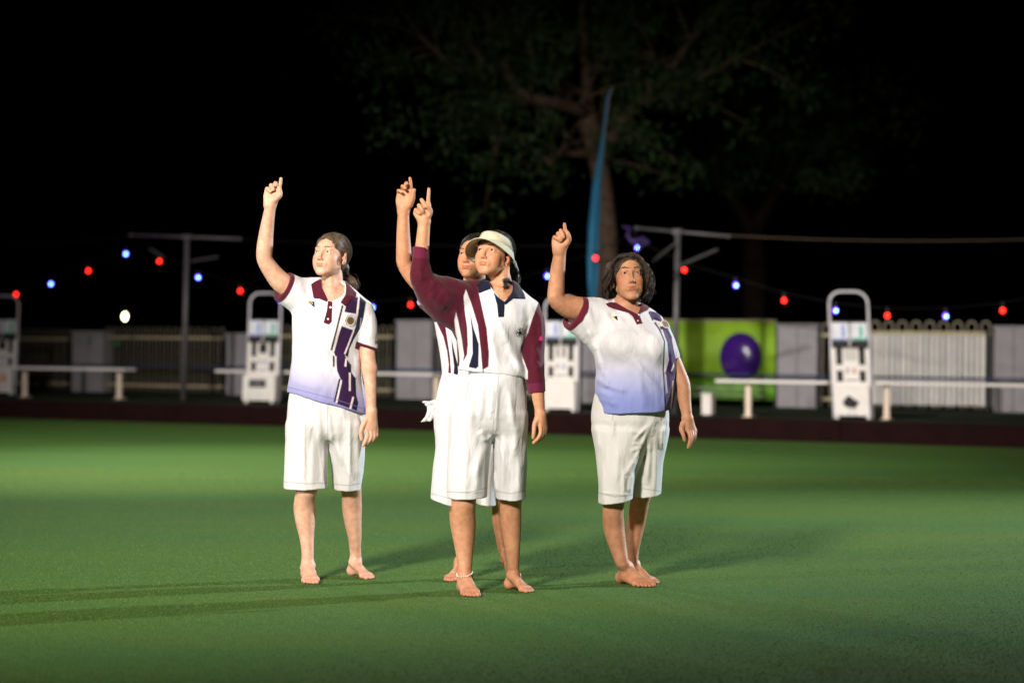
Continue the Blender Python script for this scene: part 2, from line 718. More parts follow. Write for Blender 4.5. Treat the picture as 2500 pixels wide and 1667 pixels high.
def grass_mat():
    m, nt, b = new_mat('green_turf')
    tc = nt.nodes.new('ShaderNodeTexCoord')
    n1 = nt.nodes.new('ShaderNodeTexNoise')
    n1.inputs['Scale'].default_value = 0.45
    n1.inputs['Detail'].default_value = 4
    n2 = nt.nodes.new('ShaderNodeTexNoise')
    n2.inputs['Scale'].default_value = 17
    n2.inputs['Detail'].default_value = 7
    n2.inputs['Roughness'].default_value = 0.7
    n3 = nt.nodes.new('ShaderNodeTexNoise')
    n3.inputs['Scale'].default_value = 110
    n3.inputs['Detail'].default_value = 3
    mp = nt.nodes.new('ShaderNodeMapping')
    mp.inputs['Rotation'].default_value = (0, 0, 0.5)
    mp.inputs['Scale'].default_value = (0.5, 3.0, 1)
    nt.links.new(tc.outputs['Object'], mp.inputs['Vector'])
    nt.links.new(mp.outputs[0], n1.inputs['Vector'])
    for n in (n2, n3):
        nt.links.new(tc.outputs['Object'], n.inputs['Vector'])
    r1 = nt.nodes.new('ShaderNodeValToRGB')
    r1.color_ramp.elements[0].position = 0.35
    r1.color_ramp.elements[0].color = (0.064, 0.162, 0.036, 1)
    r1.color_ramp.elements[1].position = 0.65
    r1.color_ramp.elements[1].color = (0.088, 0.172, 0.031, 1)
    nt.links.new(n1.outputs[0], r1.inputs[0])
    r2 = nt.nodes.new('ShaderNodeValToRGB')
    r2.color_ramp.elements[0].position = 0.25
    r2.color_ramp.elements[0].color = (0.74, 0.78, 0.70, 1)
    r2.color_ramp.elements[1].position = 0.75
    r2.color_ramp.elements[1].color = (1.14, 1.11, 1.14, 1)
    nt.links.new(n2.outputs[0], r2.inputs[0])
    r3 = nt.nodes.new('ShaderNodeValToRGB')
    r3.color_ramp.elements[0].position = 0.3
    r3.color_ramp.elements[0].color = (0.40, 0.45, 0.38, 1)
    r3.color_ramp.elements[1].position = 0.7
    r3.color_ramp.elements[1].color = (1.5, 1.42, 1.45, 1)
    nt.links.new(n3.outputs[0], r3.inputs[0])
    m1 = nt.nodes.new('ShaderNodeMix')
    m1.data_type = 'RGBA'
    m1.blend_type = 'MULTIPLY'
    m1.inputs['Factor'].default_value = 1
    nt.links.new(r1.outputs[0], m1.inputs['A'])
    nt.links.new(r2.outputs[0], m1.inputs['B'])
    m2 = nt.nodes.new('ShaderNodeMix')
    m2.data_type = 'RGBA'
    m2.blend_type = 'MULTIPLY'
    m2.inputs['Factor'].default_value = 1
    nt.links.new(m1.outputs['Result'], m2.inputs['A'])
    nt.links.new(r3.outputs[0], m2.inputs['B'])
    nt.links.new(m2.outputs['Result'], b.inputs['Base Color'])
    b.inputs['Roughness'].default_value = 0.9
    b.inputs['Specular IOR Level'].default_value = 0.12
    bp = nt.nodes.new('ShaderNodeBump')
    bp.inputs['Strength'].default_value = 0.6
    bp.inputs['Distance'].default_value = 0.006
    nt.links.new(n3.outputs[0], bp.inputs['Height'])
    nt.links.new(bp.outputs[0], b.inputs['Normal'])
    return m


M = {
    'turf': grass_mat(),
    'surround': plain('surround_ground', (0.020, 0.030, 0.014), 0.95, 0, 0.4, 3, 0.3, 0.1),
    'ditch': plain('ditch_floor', (0.02, 0.012, 0.008), 0.95, 0, 0.3, 9, 0.3, 0.1),
    'plinth': plain('ditch_plinth', (0.010, 0.0018, 0.0016), 0.9, 0, 0.25, 5, 0.2, 0.15),
    'block': plain('painted_block', (0.30, 0.29, 0.31), 0.85, 0, 0.10, 6, 0.15, 0.2),
    'picket': plain('fence_metal', (0.30, 0.27, 0.20), 0.5, 0.2, 0.15, 20),
    'rail': plain('fence_rail', (0.42, 0.36, 0.22), 0.6, 0.0, 0.15, 10),
    'dark_post': plain('dark_post', (0.015, 0.015, 0.016), 0.6),
    'white_metal': plain('white_metal', (0.62, 0.61, 0.66), 0.45, 0, 0.06, 10),
    'panel_white': plain('panel_white', (0.80, 0.78, 0.76), 0.6, 0, 0.10, 5),
    'panel_gap': plain('panel_gap', (0.12, 0.115, 0.11), 0.8, 0, 0.15, 8),
    'board': plain('board_white', (0.74, 0.70, 0.66), 0.5, 0, 0.06, 7),
    'slot': plain('board_slot', (0.010, 0.010, 0.012), 0.7),
    'card': plain('score_card', (0.66, 0.68, 0.74), 0.5, 0, 0.06, 20),
    'card_blue': plain('card_blue', (0.14, 0.20, 0.55), 0.5),
    'card_green': plain('card_green', (0.06, 0.42, 0.28), 0.5),
    'card_red': plain('card_red', (0.45, 0.10, 0.06), 0.5),
    'card_orange': plain('card_orange', (0.60, 0.24, 0.12), 0.6, 0, 0.2, 12),
    'card_grey': plain('card_grey', (0.28, 0.27, 0.28), 0.6),
    'bench': plain('bench_aluminium', (0.74, 0.70, 0.68), 0.5, 0.0, 0.06, 6),
    'bench_leg_warmlit': plain('bench_leg_warmlit', (0.72, 0.60, 0.48), 0.5, 0, 0.06, 6),  # white-painted leg; the warm light is put into its colour
    'blue': plain('blue_rail', (0.03, 0.05, 0.12), 0.6),
    'pole': plain('galvanised_pole', (0.115, 0.11, 0.12), 0.5, 0.3, 0.12, 12),
    'cable': plain('cable', (0.008, 0.007, 0.007), 0.7),
    'wire': plain('wire', (0.085, 0.055, 0.038), 0.7),
    'flag': plain('flag_cloth', (0.006, 0.09, 0.175), 0.75, 0, 0.15, 4, 0.1),
    'bark_dimmed': plain('bark_dimmed', (0.011, 0.007, 0.005), 0.95, 0, 0.4, 9, 0.7, 0.1),
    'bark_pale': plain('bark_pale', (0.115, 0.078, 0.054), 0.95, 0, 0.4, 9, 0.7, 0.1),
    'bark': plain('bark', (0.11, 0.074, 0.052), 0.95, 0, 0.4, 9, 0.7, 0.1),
    'leaf': plain('leaf', (0.022, 0.050, 0.009), 0.7, 0, 0.5, 3),
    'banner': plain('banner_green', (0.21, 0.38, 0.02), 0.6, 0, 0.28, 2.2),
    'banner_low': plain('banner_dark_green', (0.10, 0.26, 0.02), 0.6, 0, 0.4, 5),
    'bowl_purple': plain('bowl_purple', (0.040, 0.010, 0.15), 0.22, 0, 0.1, 3),
    'bowl_light': plain('bowl_light', (0.20, 0.13, 0.36), 0.5),
    'sign_green': plain('sign_green', (0.02, 0.22, 0.08), 0.6),
    'haze_shape': plain('haze_purple', (0.03, 0.012, 0.09), 0.6),
    'bulb_red': emit('bulb_red', (1.0, 0.016, 0.010), 8.0),
    'bulb_blue': emit('bulb_blue', (0.13, 0.035, 1.0), 9.0),
    'bulb_core': emit('bulb_core', (0.10, 0.55, 1.0), 15.0),
    'lamp': emit('lamp_globe', (1.0, 0.90, 0.50), 16.0),
}


def sheet(name, pts, z, mat, kind='structure'):
    me = bpy.data.meshes.new(name)
    me.from_pydata([(p[0], p[1], z) for p in pts], [], [tuple(range(len(pts)))])
    o = link(name, me, mat)
    return tag(o, kind=kind)


def long_box(name, a0, a1, b0, b1, z0, z1, mat, parent=None):
    c = place((a0 + a1) / 2, (b0 + b1) / 2, (z0 + z1) / 2)
    return MB().box(c, (a1 - a0, b1 - b0, z1 - z0), EA, EB, UP, 0.004).build(name, mat, parent)


def build_ground():
    sheet('bowling_green', [place(-70, -60), place(60, -60), place(60, -0.35), place(-70, -0.35)], 0.0, M['turf'])
    sheet('ditch', [place(-70, -0.36), place(60, -0.36), place(60, 0.01), place(-70, 0.01)], -0.12, M['ditch'])
    o = MB()
    o.box(place(-5, -0.355, -0.062), (130, 0.01, 0.121), EA, EB, UP)
    tag(o.build('ditch_edge', M['ditch']), kind='structure')
    # the plinth along the ditch, board after board
    o = bpy.data.objects.new('plinth', None)
    o.location = tuple(place(0, 0.05, 0))
    COL.objects.link(o)
    PARENT_AT[o.name] = tuple(place(0, 0.05, 0))
    tag(o, kind='structure')
    x = -22.0
    k = 0
    while x < 20:
        MB().box(place(x + 1.2, 0.055 + 0.004 * math.sin(k * 2.1), 0.055 + 0.003 * math.sin(k)), (2.388, 0.09, 0.38), EA, EB, UP, 0.006).build('board', M['plinth'], o)
        x += 2.4
        k += 1
    sheet('surround_ground', [place(-70, 0.098), place(60, 0.098), place(60, 120), place(-70, 120)], ZT - 0.01, M['surround'])


def build_walls():
    rows = [  # left, right, top row of the picture, words
        (165, 236, 760, 'low grey painted block pier near the left edge, standing behind the long bench'),
        (520, 590, 765, 'low grey panelled pier behind the second scoreboard from the left'),
        (910, 990, 735, 'tall grey panelled pier standing left of the overlapping pair of women'),
        (1336, 1376, 742, 'grey panelled pier just right of the scoreboard between the women'),
        (1785, 1877, 743, 'tall grey panelled pier at the right end of the green banner'),
        (2283, 2420, 748, 'wide grey panelled wall at the far right edge'),
    ]
    for u0, u1, v, words in rows:
        b = 5.30
        a0, a1 = along(u0, b), along(u1, b)
        zt = height(u0, v, place(a0, b))
        t = thing('panelled_pier', place((a0 + a1) / 2, b + 0.15, ZT - 0.012), words, 'pier', 'panelled piers in the fence')
        n = max(2, round((a1 - a0) / 0.26))
        w = (a1 - a0) / n
        for i in range(n):
            MB().box(place(a0 + w * (i + 0.5), b + 0.15 + 0.004 * (i % 2), (ZT + zt) / 2 - 0.025), (w - 0.006, 0.30, zt - ZT - 0.034), EA, EB, UP, 0.005).build('panel', M['block'], t)
        MB().box(place((a0 + a1) / 2, b + 0.15, zt - 0.02), (a1 - a0 + 0.03, 0.33, 0.04), EA, EB, UP, 0.006).build('coping', M['block'], t)


def hairpin_mesh(w, h, r):
    pts = [(-w / 2, 0, 0), (-w / 2, 0, h * 0.5)]
    for k in range(7):
        t = PI - PI * k / 6
        pts.append((w / 2 * math.cos(t), 0, h - w / 2 + w / 2 * math.sin(t)))
    pts += [(w / 2, 0, h * 0.5), (w / 2, 0, 0)]
    m = MB().tube(pts, r, 5)
    me = bpy.data.meshes.new('hairpin')
    me.from_pydata(m.v, [], m.f)
    me.materials.append(M['picket'])
    return me


def build_fences():
    sec = [
        (-60, 163, 755, .150, .085, .0075, 'hairpin-topped metal fence at the far left with a cream rail'),
        (240, 518, 752, .150, .085, .0075, 'hairpin-topped fence with cream rail below the street lamp'),
        (594, 908, 748, .150, .085, .0075, 'hairpin-topped fence partly hidden by the woman on the left'),
        (994, 1334, 745, .165, .09, .0080, 'hairpin-topped fence mostly hidden behind the overlapping pair'),
        (1880, 1992, 742, .195, .11, .0100, 'short run of hairpin fence behind the rightmost scoreboard'),
    ]
    b = 5.42
    for u0, u1, v, sp, w, r, words in sec:
        a0, a1 = along(u0, b), along(u1, b)
        zt = height((u0 + u1) / 2, v, place((a0 + a1) / 2, b))
        zr = zt - 0.17
        t = thing('hairpin_fence', place(a0, b, ZT), words, 'fence', 'fence sections between the piers')
        me = hairpin_mesh(w, zt - ZT - 0.02, r)
        n = int((a1 - a0) / sp)
        for i in range(n):
            o = link('hairpin_picket', me, None, t)
            p = place(a0 + (i + 0.5) * (a1 - a0) / n, b, ZT + 0.02) - np.array(PARENT_AT[t.name])
            o.location = tuple(p)
            o.rotation_euler = (0, 0, -ANG)
        for z, hh in ((zr, 0.045), (ZT + 0.12, 0.04)):
            MB().box(place((a0 + a1) / 2, b, z), (a1 - a0, 0.03, hh), EA, EB, UP, 0.003).build('rail', M['rail'], t)
        for a in (a0 + 0.03, a1 - 0.03):
            MB().box(place(a, b + 0.001, (ZT + zr) / 2 + 0.02), (0.04, 0.042, zr - ZT + 0.03), EA, EB, UP).build('post', M['dark_post'], t)
    # the last bay: slatted screen fixed to the hairpins
    a0, a1 = along(1994, b), along(2280, b)
    zt = height(2130, 738, place((a0 + a1) / 2, b))
    zr = height(2130, 765, place((a0 + a1) / 2, b))
    t = thing('screened_fence', place(a0, b, ZT), 'hairpin fence bay faced with pale upright slats, right of the rightmost scoreboard', 'fence', 'fence sections between the piers')
    me = hairpin_mesh(0.125, zt - ZT - 0.02, 0.012)
    n = 9
    for i in range(n):
        o = link('hairpin_picket', me, None, t)
        o.location = tuple(place(a0 + (i + 0.5) * (a1 - a0) / n, b, ZT + 0.02) - np.array(PARENT_AT[t.name]))
        o.rotation_euler = (0, 0, -ANG)
    MB().box(place((a0 + a1) / 2, b - 0.03, zr), (a1 - a0, 0.03, 0.05), EA, EB, UP, 0.003).build('rail', M['rail'], t)
    MB().box(place((a0 + a1) / 2, b + 0.05, (ZT + zr) / 2 + 0.03), (a1 - a0, 0.012, zr - ZT - 0.06), EA, EB, UP).build('backing_sheet', M['panel_gap'], t)
    ns = 22
    for i in range(ns):
        w = (a1 - a0) / ns
        MB().box(place(a0 + (i + 0.5) * w, b - 0.025 + 0.004 * math.sin(i * 1.9), (ZT + zr) / 2 + 0.03), (w * (0.58 + 0.06 * math.sin(i * 2.3)), 0.03, zr - ZT - 0.07), EA, EB, UP, 0.002).build('slat', M['panel_white'], t)
    MB().box(place(a1 - 0.05, b - 0.05, (ZT + zt) / 2 - 0.05), (0.06, 0.06, zt - ZT - 0.12), EA, EB, UP).build('post', M['dark_post'], t)
    # the blue pipe rail that runs in front of the piers
    b2 = 5.12
    t = thing('pipe_rail', place(-12, b2, ZT), 'long low blue pipe rail running in front of the grey piers and fences', 'rail')
    MB().tube([place(-14, b2, 0.69), place(along(2500, b2), b2, 0.69)], 0.017, 8).build('pipe', M['blue'], t)
    x = -13.5
    while x < 6:
        MB().tube([place(x, b2, ZT), place(x, b2, 0.665)], 0.018, 6).build('leg', M['dark_post'], t)
        x += 2.6


def build_banner():
    b = 5.36
    a0, a1 = along(1500, b), along(1782, b)
    am = (a0 + a1) / 2
    zt, zb = height(1670, 738, place(am, b)), 0.33
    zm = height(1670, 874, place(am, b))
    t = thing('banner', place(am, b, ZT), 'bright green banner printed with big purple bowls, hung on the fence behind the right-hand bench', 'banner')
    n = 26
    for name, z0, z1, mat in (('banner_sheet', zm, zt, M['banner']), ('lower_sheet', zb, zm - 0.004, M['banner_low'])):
        vs, fs = [], []
        for i in range(n + 1):
            a = a0 + (a1 - a0) * i / n
            w = 0.010 * math.sin(i * 0.9)
            for bb in (b + w, b + w + 0.004):
                for z in (z0, z1):
                    vs.append(place(a, bb, z))
        for i in range(n):
            q = 4 * i
            fs += [(q, q + 4, q + 5, q + 1), (q + 2, q + 3, q + 7, q + 6), (q + 1, q + 5, q + 7, q + 3), (q, q + 2, q + 6, q + 4)]
        MB().add(vs, fs).build(name, mat, t, True)
    for u, vv, rx, rz in ((1702, 820, 52, 57), (1519, 822, 52, 54)):
        c = place(along(u, b), b - 0.016, height(u, vv, place(along(u, b), b)))
        s = c[1] / FPX * K
        MB().ball(c + EB * 0.01, (rx * s, 0.17, rz * s), 36, 24, ex=EA, ey=EB, ez=UP).build('bowl_relief', M['bowl_purple'], t, True)  # a printed bowl, bulged so that the lamps give it a highlight
        for (x0, z0, w, h) in ((-14, -16, 15, 9), (-14, -16, 8, 4)):
            y0 = 0.17 * math.sqrt(max(0, 1 - (x0 / rx) ** 2 - (z0 / rz) ** 2))
            pts = [c + EA * (x0 + w * math.cos(q)) * s + UP * (z0 + h * math.sin(q)) * s - EB * (y0 + 0.004) for q in np.linspace(0, 2 * PI, 22)[:-1]]
            MB().tube(pts, 0.006, 5, closed=True).build('bowl_ring', M['bowl_purple_2'], t)
    MB().tube([place(a0, b - 0.012, zt + 0.01), place(a1, b - 0.012, zt + 0.01)], 0.012, 6).build('top_rail', M['rail'], t)
    for k in range(5):
        a = a0 + (a1 - a0) * (k + 0.02) / 4.04
        MB().box(place(a, b + 0.03, (zt + ZT) / 2), (0.04, 0.03, zt - ZT), EA, EB, UP).build('post', M['dark_post'], t)
    # two pale low rails in front of the banner
    for z in (0.50, 0.40):
        MB().tube([place(a0 + 0.05, b - 0.35, z), place(a1 - 0.05, b - 0.35, z)], 0.010, 6).build('low_rail', M['card_grey'], t)
    for a in (a0 + 0.3, am, a1 - 0.3):
        MB().tube([place(a, b - 0.35, ZT - 0.01), place(a, b - 0.35, 0.51)], 0.010, 6).build('rail_stake', M['card_grey'], t)


M['bowl_purple_2'] = plain('bowl_purple_2', (0.085, 0.035, 0.20), 0.5)


def bench(u0, u1, b, legs, words, wide=0.3):
    a0, a1 = along(u0, b), along(u1, b)
    t = thing('bench', place((a0 + a1) / 2, b, ZT), words, 'bench', 'backless benches along the green')
    for i, (o, w) in enumerate(((-0.095, 0.135), (0.055, 0.135))):
        MB().box(place((a0 + a1) / 2, b + o, 0.675), (a1 - a0, w, 0.038), EA, EB, UP, 0.006).build('seat_plank', M['bench'], t)
    for u in legs:
        a = along(u, b)
        MB().box(place(a, b - 0.02, ZT + 0.205), (0.075, 0.05, 0.41), EA, EB, UP, 0.006).build('leg', M['bench_leg_warmlit'], t)
        MB().box(place(a, b + 0.01, ZT + 0.42), (0.05, 0.26, 0.03), EA, EB, UP, 0.003).build('bracket', M['bench_leg_warmlit'], t)
        MB().box(place(a, b + 0.0, ZT - 0.002), (0.12, 0.16, 0.012), EA, EB, UP).build('foot_plate', M['bench_leg_warmlit'], t)


def scoreboard(u, b, w, h, lean, words, variant):
    base = place(along(u, b), b)
    th = math.radians(-14)
    ex = np.array([math.cos(th), math.sin(th), 0])
    ey = np.array([-math.sin(th), math.cos(th), 0])
    ez = np.array([lean, 0.06, 1.0])
    ez /= np.linalg.norm(ez)
    t = thing('scoreboard', base, words, 'scoreboard', 'white lawn bowls scoreboards along the ditch')

    def W(x, y, z):
        return base + ex * x + ey * y + ez * z
    r = 0.016
    hw = w / 2 - r
    pts = [W(-hw, 0, 0.0), W(-hw, 0, h * 0.5), W(-hw, 0, h - 0.17)]
    for k in range(1, 8):
        q = PI - PI / 2 * k / 7
        pts.append(W(-hw + 0.15 + 0.15 * math.cos(q), 0, h - 0.17 + 0.15 * math.sin(q)))
    for k in range(0, 8):
        q = PI / 2 - PI / 2 * k / 7
        pts.append(W(hw - 0.15 + 0.15 * math.cos(q), 0, h - 0.17 + 0.15 * math.sin(q)))
    pts += [W(hw, 0, h * 0.5), W(hw, 0, 0)]
    MB().tube(pts, r, 8).build('frame', M['white_metal'], t, True)
    B = lambda name, x, z, sx, sz, mat, y=-0.02, sy=0.02, bev=0.003: MB().box(W(x, y, z), (sx, sy, sz), ex, ey, ez, bev).build(name, mat, t)
    iw = w - 4 * r
    # lower box
    box_d = 0.26 if variant == 1 else 0.16
    B('lower_box', 0, 0.215, iw + (0.05 if variant == 1 else 0.0), 0.36, M['board'], -0.03, box_d, 0.008)
    for q in (-1, 1):
        B('foot', q * (iw / 2 - 0.03), 0.017, 0.05, 0.034, M['board'], -0.03, box_d - 0.04)
    fy = -0.03 - box_d / 2
    if variant == 0:
        B('lower_sign', -0.02, 0.26, 0.30, 0.13, M['card_orange'], fy - 0.003, 0.006)
        for k in range(3):
            B('sign_lettering', -0.02 + 0.012 * k, 0.30 - 0.04 * k, 0.22 - 0.03 * k, 0.016, M['board'], fy - 0.0065, 0.002, 0)
        B('sign_line', 0.0, 0.12, 0.34, 0.014, M['card_grey'], fy - 0.002, 0.003, 0)
    elif variant == 1:
        B('lower_sign', -0.02, 0.275, 0.26, 0.12, M['card_grey'], fy - 0.003, 0.006)
        B('sign_face', -0.02, 0.275, 0.235, 0.095, M['slot'], fy - 0.0065, 0.002, 0)
        for k in range(2):
            B('sign_lettering', -0.02, 0.295 - 0.04 * k, 0.16, 0.012, M['card_grey'], fy - 0.008, 0.002, 0)
        for k in range(2):
            B('box_groove', 0.0, 0.13 - 0.05 * k, 0.36, 0.006, M['card_grey'], fy - 0.001, 0.003, 0)
    elif variant == 2:
        B('sign_line', -0.06, 0.30, 0.08, 0.05, M['card'], fy - 0.002, 0.003, 0)
    else:
        pent = [(-0.095, 0.0), (-0.02, 0.085), (0.11, 0.0), (0.055, -0.075), (-0.06, -0.055)]
        MB().prism(pent, W(-0.02, fy - 0.008, 0.20), ex, ez, 0.007, ey).build('emblem', M['slot'], t)
        for q in (-0.03, 0.03):
            B('emblem_strut', q, 0.09, 0.008, 0.10, M['card_grey'], fy - 0.002, 0.003, 0)
    # middle rack with slots
    zb, zt = 0.395, 0.86
    B('rack_panel', 0, (zb + zt) / 2, 0.20, zt - zb, M['board'])
    for q in (-1, 1):
        B('rack_side', q * (iw / 2 - 0.018), (zb + zt) / 2, 0.05, zt - zb, M['board'])
        B('rack_bridge', q * 0.14, 0.615, 0.10, 0.07, M['board'])
        B('rack_bridge', q * 0.14, 0.42, 0.10, 0.05, M['board'])
    B('rack_back', 0, (zb + zt) / 2, iw, zt - zb, M['slot'], 0.002, 0.012)
    if variant in (1, 2, 0):
        B('number_holder', 0.0, 0.77, 0.11, 0.14, M['slot'], -0.034, 0.006)
        if variant == 2:
            B('number_holder', 0.0, 0.77, 0.05, 0.16, M['board'], -0.039, 0.004)
    else:
        for k in range(5):
            B('grey_slat', -0.06 + 0.03 * k, 0.77, 0.014, 0.14, M['card_grey'], -0.033, 0.005)
    # small figures on the rack
    glyph = M['card_blue'] if variant != 3 else M['card_red']
    for q, mm in ((-0.045, M['card_grey']), (0.035, glyph)):
        B('rack_figure', q, 0.575, 0.026, 0.07, mm, -0.032, 0.004, 0)
        B('rack_figure', q + 0.008, 0.60, 0.036, 0.014, mm, -0.0325, 0.004, 0)
    B('rack_text', 0, 0.465, 0.15, 0.022, M['card_grey'], -0.032, 0.003, 0)
    # dark tray and flip cards
    B('tray', -iw / 4, 0.90, iw / 2 - 0.01, 0.085, M['slot'], -0.045, 0.05)
    B('tray', iw / 4, 0.90, iw / 2 - 0.01, 0.085, M['slot'], -0.045, 0.05)
    B('tray_clip', 0, 0.905, 0.02, 0.07, M['board'], -0.045, 0.052)
    for q, mat in ((-1, M['card_blue']), (1, M['card_green'])):
        B('score_card', q * iw / 4, 1.055, iw / 2 - 0.016, 0.215, M['card'], -0.03, 0.006)
        if q < 0:
            B('card_figure', q * iw / 4 + 0.035, 1.06, 0.035, 0.15, mat, -0.0345, 0.002, 0)
            B('card_figure', q * iw / 4 - 0.045, 1.05, 0.03, 0.10, M['card'], -0.0345, 0.002, 0)
            B('card_stripe', q * iw / 4, 0.962, iw / 2 - 0.03, 0.018, mat, -0.0345, 0.002, 0)
        else:
            B('card_figure', q * iw / 4 + 0.03, 1.06, 0.045, 0.13, mat, -0.0345, 0.002, 0)
            B('card_stripe', q * iw / 4 + 0.01, 0.965, iw / 2 - 0.04, 0.028, mat, -0.0345, 0.002, 0)
    MB().tube([W(-hw, 0.0, 1.18), W(hw, 0.0, 1.18)], 0.008, 6).build('cross_rod', M['slot'], t)


def build_furniture():
    bench(20, 303, 1.9, (60, 277), 'backless bench at the far left, beside the leftmost scoreboard')
    bench(508, 1010, 2.0, (700, 1005), 'backless bench behind the woman on the left')
    bench(1655, 1912, 0.85, (1722,), 'backless bench in front of the green banner, lit warm')
    bench(2022, 2460, 1.15, (2040, 2430), 'backless bench at the far right, in front of the slatted fence')
    scoreboard(4, 2.6, 0.50, 1.56, 0.02, 'leftmost scoreboard, cut by the picture edge, with an orange sign on its base', 0)
    scoreboard(603, 1.5, 0.50, 1.57, 0.02, 'scoreboard with a black sign on its square box, left of the woman on the left', 1)
    scoreboard(1290, 0.95, 0.48, 1.50, 0.0, 'plain scoreboard half hidden between the visor woman and the rightmost woman', 2)
    scoreboard(1962, 0.86, 0.50, 1.56, -0.045, 'rightmost scoreboard, brightly lit, with a dark five-sided emblem on its base', 3)
    # bollard
    p = place(along(1628, 0.9), 0.9)
    t = thing('bollard', p, 'short white square bollard left of the bench in front of the green banner', 'bollard')
    MB().box(p + UP * 0.125, (0.135, 0.135, 0.25), EA, EB, UP, 0.012).build('body', M['board'], t)
    MB().box(p + UP * 0.262, (0.15, 0.15, 0.022), EA, EB, UP, 0.008).build('cap', M['board'], t)
    # small green sign on the fence
    b = 5.33
    p = place(along(270, b), b, height(270, 789, place(along(270, b), b)))
    t = thing('fence_sign', p, 'tiny green sign fixed to the fence below the street lamp', 'sign')
    MB().box(p, (0.12, 0.01, 0.07), EA, EB, UP).build('plate', M['sign_green'], t)
    MB().box(p - EB * 0.006, (0.07, 0.002, 0.02), EA, EB, UP).build('sign_mark', M['turf'], t)


def t_pole(u, v_base, b, u_top, v_top, uL, vL, uR, vR, words, brackets):
    p = place(along(u, b), b)
    top = at(u_top * K, v_top * K, p[1])
    t = thing('cross_pole', p, words, 'pole', 'T-shaped poles carrying the festoon lights')
    MB().tube([p - UP * 0.02, top], [0.042, 0.036], 10).build('post', M['pole'], t, True)
    L_, R_ = at(uL * K, vL * K, p[1] + 0.35), at(uR * K, vR * K, p[1] - 0.35)
    MB().tube([L_, R_], 0.019, 8).build('crossbar', M['pole'], t, True)
    MB().box(top, (0.12, 0.10, 0.08), EA, EB, UP, 0.01).build('clamp', M['pole'], t)
    for (x0, y0, x1, y1) in brackets:
        MB().tube([at(x0 * K, y0 * K, p[1] - 0.1), at(x1 * K, y1 * K, p[1] - 0.5)], 0.016, 6).build('bracket', M['pole'], t)
    for q in (L_, R_):
        MB().ball(q, 0.028, 10, 6).build('end_cap', M['pole'], t, True)


def festoon(words, pts, sag_to):
    """pts: (u, v, colour) in the 2352 px picture; the cable hangs just above the bulbs"""
    def Yat(u):
        return float(np.interp(u, [-100, 320, 1440, 2500], [38.5, 35.5, 30.0, 25.5]))
    P0 = at(pts[0][0] * K, pts[0][1] * K, Yat(pts[0][0]))
    t = thing('festoon_lights', P0, words, 'string lights', 'strings of red and blue lights')
    cab = []
    for u, v, c in pts:
        cab.append(at(u * K, v * K, Yat(u)) + UP * (0.085 if c else 0.0))
    MB().tube(cab, 0.003, 5).build('cable', M['cable'], t)
    for (u, v, c), q in zip(pts, cab):
        if not c:
            continue
        ctr = q - UP * 0.085
        sk = MB().tube([q + UP * 0.01, q - UP * 0.045], [0.016, 0.020], 8).build('socket', M['slot'], t)
        if c == 'r':
            MB().ball(ctr, (0.024, 0.024, 0.028), 14, 9).build('bulb', M['bulb_red'], t, True)
        else:
            o = MB().ball(ctr, (0.027, 0.027, 0.030), 14, 9).build('bulb', M['bulb_blue'], t, True)
            MB().ball(ctr - UP * 0.004 + np.array([0.004, -0.022, 0]), 0.015, 10, 7).build('bulb_lens', M['bulb_core'], t, True)


